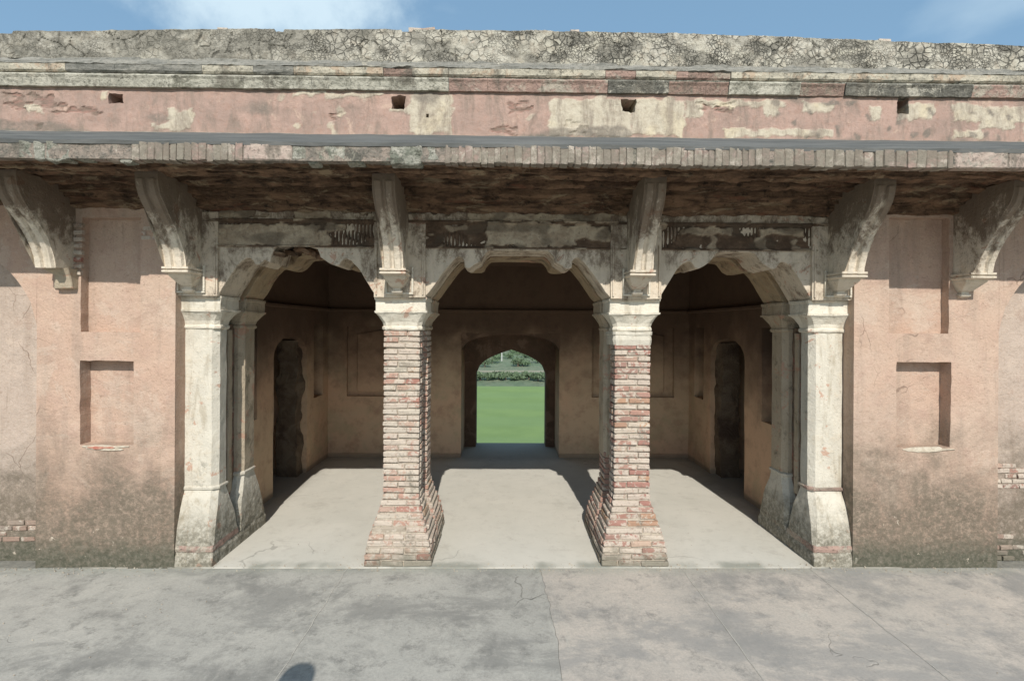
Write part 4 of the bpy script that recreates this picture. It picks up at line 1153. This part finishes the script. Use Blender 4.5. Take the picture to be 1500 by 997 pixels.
# solid masonry outside the hall side walls
for a, b in ((-EXT, XL-.78), (XR+.78, EXT)):
    bm = bmesh.new(); add_box(bm, a, b, .905, Y0+.12, -.02, 2.7); obj('side_masonry', bm, pinkw, B)
for a, b in ((XL-.775, XL-.14), (XR+.14, XR+.775)):
    for c_, d in ((.905, 1.54), (2.48, Y0+.12)):
        bm = bmesh.new(); add_box(bm, a, b, c_, d, -.02, 2.69); obj('side_masonry', bm, inner, B)
    bm = bmesh.new(); add_box(bm, a, b, 1.542, 2.478, 1.72, 2.69); obj('side_masonry', bm, inner, B)
    bm = bmesh.new(); add_box(bm, a if a < 0 else b-.06, a+.06 if a < 0 else b, 1.542, 2.478, -.02, 1.718); obj('side_masonry', bm, rubble, B)
# gap between pier walls and end columns: closing wall
for a, b in ((xi-.04, CX[0]-.06), (CX[3]+.06, xr0+.04)):
    bm = bmesh.new(); add_box(bm, a, b, .24, .9, -.01, ZTOP); obj('jamb_infill', roughen(bm, .1, .003), ww if a < 0 else wwgrey, B)

# ------------------------------------------------------------------ loose grit along the wall foot and on the terrace
bm = bmesh.new(); rs = random.Random(11)
for q in range(900):
    if q < 640: x = rs.uniform(-4.2, 4.4); y = -abs(rs.gauss(0, .05))-.004 if not (CX[0] < x < CX[3]) else rs.uniform(-.06, .05)
    else: x = rs.uniform(-3.5, 3.7); y = rs.uniform(-1.6, 3.1) if CX[0]+.3 < x < CX[3]-.3 else rs.uniform(-1.6, -.02)
    z = 0 if y > 0 else -.004; r = rs.uniform(.0015, .0045)*(1.7 if q < 640 and rs.random() < .3 else 1)
    m_ = Matrix.Translation((x, y, z+r*.5)) @ Euler((rs.uniform(0, 6), rs.uniform(0, 6), rs.uniform(0, 6))).to_matrix().to_4x4() @ Matrix.Diagonal((r*rs.uniform(.7, 1.8), r, r*.7, 1))
    bmesh.ops.create_icosphere(bm, subdivisions=1, radius=1, matrix=m_)
obj('grit', bm, mortar, None, 'stuff', 'fine pale grit scattered along the foot of the wall', 'grit')

# ------------------------------------------------------------------ the person whose head shadow falls on the paving, standing just left of the view
def skin(name, pts, edges, mat, parent, sub=2, root=0):
    """one smooth tapering surface grown along a skeleton: pts are (x,y,z,rx,ry)"""
    me = bpy.data.meshes.new(name); me.from_pydata([p[:3] for p in pts], edges, []); me.update()
    o = bpy.data.objects.new(name, me); col.objects.link(o)
    o.modifiers.new('s', 'SKIN'); m2 = o.modifiers.new('u', 'SUBSURF'); m2.levels = sub; m2.render_levels = sub
    sv = me.skin_vertices[0].data
    for i, p in enumerate(pts): sv[i].radius = (p[3], p[4] if len(p) > 4 else p[3]); sv[i].use_root = i == root
    dg = bpy.context.evaluated_depsgraph_get(); dg.update()
    m = bpy.data.meshes.new_from_object(o.evaluated_get(dg)); bpy.data.objects.remove(o)
    for f in m.polygons: f.use_smooth = True
    m.name = name; return obj(name, m, mat, parent)
def cloth(name, c, c2):
    s = M(name); return s.done(s.mix(s.noise(9, 5, .6), c, c2), s.noise(160, 3, .6), .3, .003)
skin_m = cloth('skin', (.36, .20, .13), (.32, .175, .115)); shirt_m = cloth('pale_blue_cotton', (.38, .45, .52), (.33, .40, .48))
trou_m = cloth('dark_twill', (.06, .065, .08), (.045, .05, .06)); hair_m = cloth('black_hair', (.02, .016, .013), (.035, .028, .022)); shoe_m = cloth('brown_leather', (.10, .055, .03), (.07, .04, .025))
eye_m = cloth('eye_white', (.7, .68, .64), (.68, .66, .62)); lip_m = cloth('lips', (.30, .12, .09), (.27, .11, .085))
P = empty('person', (-.93, -3.27, -.004), label='person in pale blue shirt and dark trousers whose head shadow falls on the grey paving', cat='person')
# body (skin): legs, pelvis, torso, neck, head, arms as one surface
bp = [(0, 0, .93, .12, .10), (0, 0, 1.10, .115, .085), (0, .0, 1.28, .135, .095), (0, -.01, 1.42, .10, .075), (0, -.005, 1.49, .046, .046), (0, .01, 1.55, .045, .052), (0, .02, 1.60, .075, .095), (0, .005, 1.69, .09, .115), (0, -.005, 1.75, .065, .08)]
be = [(i, i+1) for i in range(8)]
for sx in (-1, 1):
    n = len(bp); bp += [(sx*.15, -.01, 1.40, .05), (sx*.19, -.015, 1.36, .048), (sx*.235, -.01, 1.12, .037), (sx*.245, .02, 1.08, .034), (sx*.25, .09, .88, .024), (sx*.25, .10, .85, .022, .03), (sx*.25, .115, .79, .016, .036)]
    be += [(3, n)]+[(n+i, n+i+1) for i in range(6)]
    n = len(bp); bp += [(sx*.09, 0, .84, .085), (sx*.105, .005, .66, .073), (sx*.11, .01, .50, .055), (sx*.112, .0, .46, .052), (sx*.115, -.015, .34, .054), (sx*.12, -.01, .12, .034), (sx*.12, 0, .06, .036)]
    be += [(0, n)]+[(n+i, n+i+1) for i in range(6)]
body = skin('body', bp, be, skin_m, P)
# fingers and thumbs, rooted in the palm
for sx in (-1, 1):
    for k, (dy, ln) in enumerate(((-.026, .062), (-.009, .074), (.009, .080), (.026, .070))):
        x, y, z = sx*.25, .118+dy*.95, .785
        skin('finger', [(x, y, z+.02, .009), (x-sx*.002, y+.004, z-ln*.40, .0085), (x-sx*.012, y+.01, z-ln*.75, .0078), (x-sx*.026, y+.012, z-ln, .0068)], [(0, 1), (1, 2), (2, 3)], skin_m, P, 1)
    skin('thumb', [(sx*.245, .125, .825, .011), (sx*.238, .155, .795, .0105), (sx*.228, .17, .765, .009), (sx*.222, .172, .745, .0075)], [(0, 1), (1, 2), (2, 3)], skin_m, P, 1)
# face, turned to the building (+Y)
skin('nose', [(0, .098, 1.655, .008), (0, .110, 1.63, .011), (0, .118, 1.612, .014)], [(0, 1), (1, 2)], skin_m, P, 1)
def ball(name, loc, r, sc, mat, parent=P):
    bm = bmesh.new(); bmesh.ops.create_uvsphere(bm, u_segments=14, v_segments=10, radius=r, matrix=Matrix.Translation(loc) @ Matrix.Diagonal((*sc, 1)))
    for f in bm.faces: f.smooth = True
    return obj(name, bm, mat, parent)
for sx in (-1, 1):
    ball('eye', (sx*.031, .088, 1.655), .0135, (1, .9, .75), eye_m); ball('iris', (sx*.031, .0985, 1.655), .0058, (1, .5, 1), hair_m)
    ball('ear', (sx*.082, .0, 1.635), .028, (.4, .75, 1.1), skin_m); ball('eyebrow', (sx*.031, .096, 1.677), .018, (1, .3, .22), hair_m)
ball('mouth', (0, .101, 1.578), .022, (1, .35, .33), lip_m)
skin('hair', [(0, -.07, 1.59, .05, .045), (0, -.05, 1.67, .098, .085), (0, -.02, 1.735, .098, .10), (0, .045, 1.755, .07, .065)], [(0, 1), (1, 2), (2, 3)], hair_m, P)
sp_ = [(0, 0, .80, .165, .135), (0, 0, .92, .155, .125), (0, 0, 1.10, .135, .10), (0, 0, 1.28, .15, .108), (0, -.01, 1.41, .12, .088), (0, -.005, 1.45, .085, .075), (0, -.005, 1.50, .066, .066)]; se = [(i, i+1) for i in range(6)]
for sx in (-1, 1):
    n = len(sp_); sp_ += [(sx*.15, -.01, 1.40, .066), (sx*.195, -.015, 1.35, .062), (sx*.235, -.01, 1.14, .052), (sx*.245, .02, 1.08, .046), (sx*.25, .07, .93, .036)]
    se += [(4, n)]+[(n+i, n+i+1) for i in range(4)]
skin('shirt', sp_, se, shirt_m, P)
skin('shirt_collar', [(.062*math.cos(i/8*math.tau), .005+.062*math.sin(i/8*math.tau), 1.492+.012*math.sin(i/8*math.tau+3.14), .016) for i in range(8)], [(i, (i+1) % 8) for i in range(8)], shirt_m, P, 1)
tp = [(0, 0, .97, .13, .11), (0, 0, .90, .14, .115)]; te = [(0, 1)]
for sx in (-1, 1):
    n = len(tp); tp += [(sx*.09, 0, .82, .098), (sx*.107, .005, .64, .085), (sx*.112, .01, .46, .070), (sx*.116, -.01, .26, .066), (sx*.12, -.005, .07, .058)]
    te += [(1, n)]+[(n+i, n+i+1) for i in range(4)]
skin('trousers', tp, te, trou_m, P)
for sx in (-1, 1):
    skin('shoe', [(sx*.12, -.05, .042, .04, .04), (sx*.122, .03, .046, .043, .042), (sx*.13, .12, .036, .046, .032), (sx*.135, .19, .028, .036, .024)], [(0, 1), (1, 2), (2, 3)], shoe_m, P)
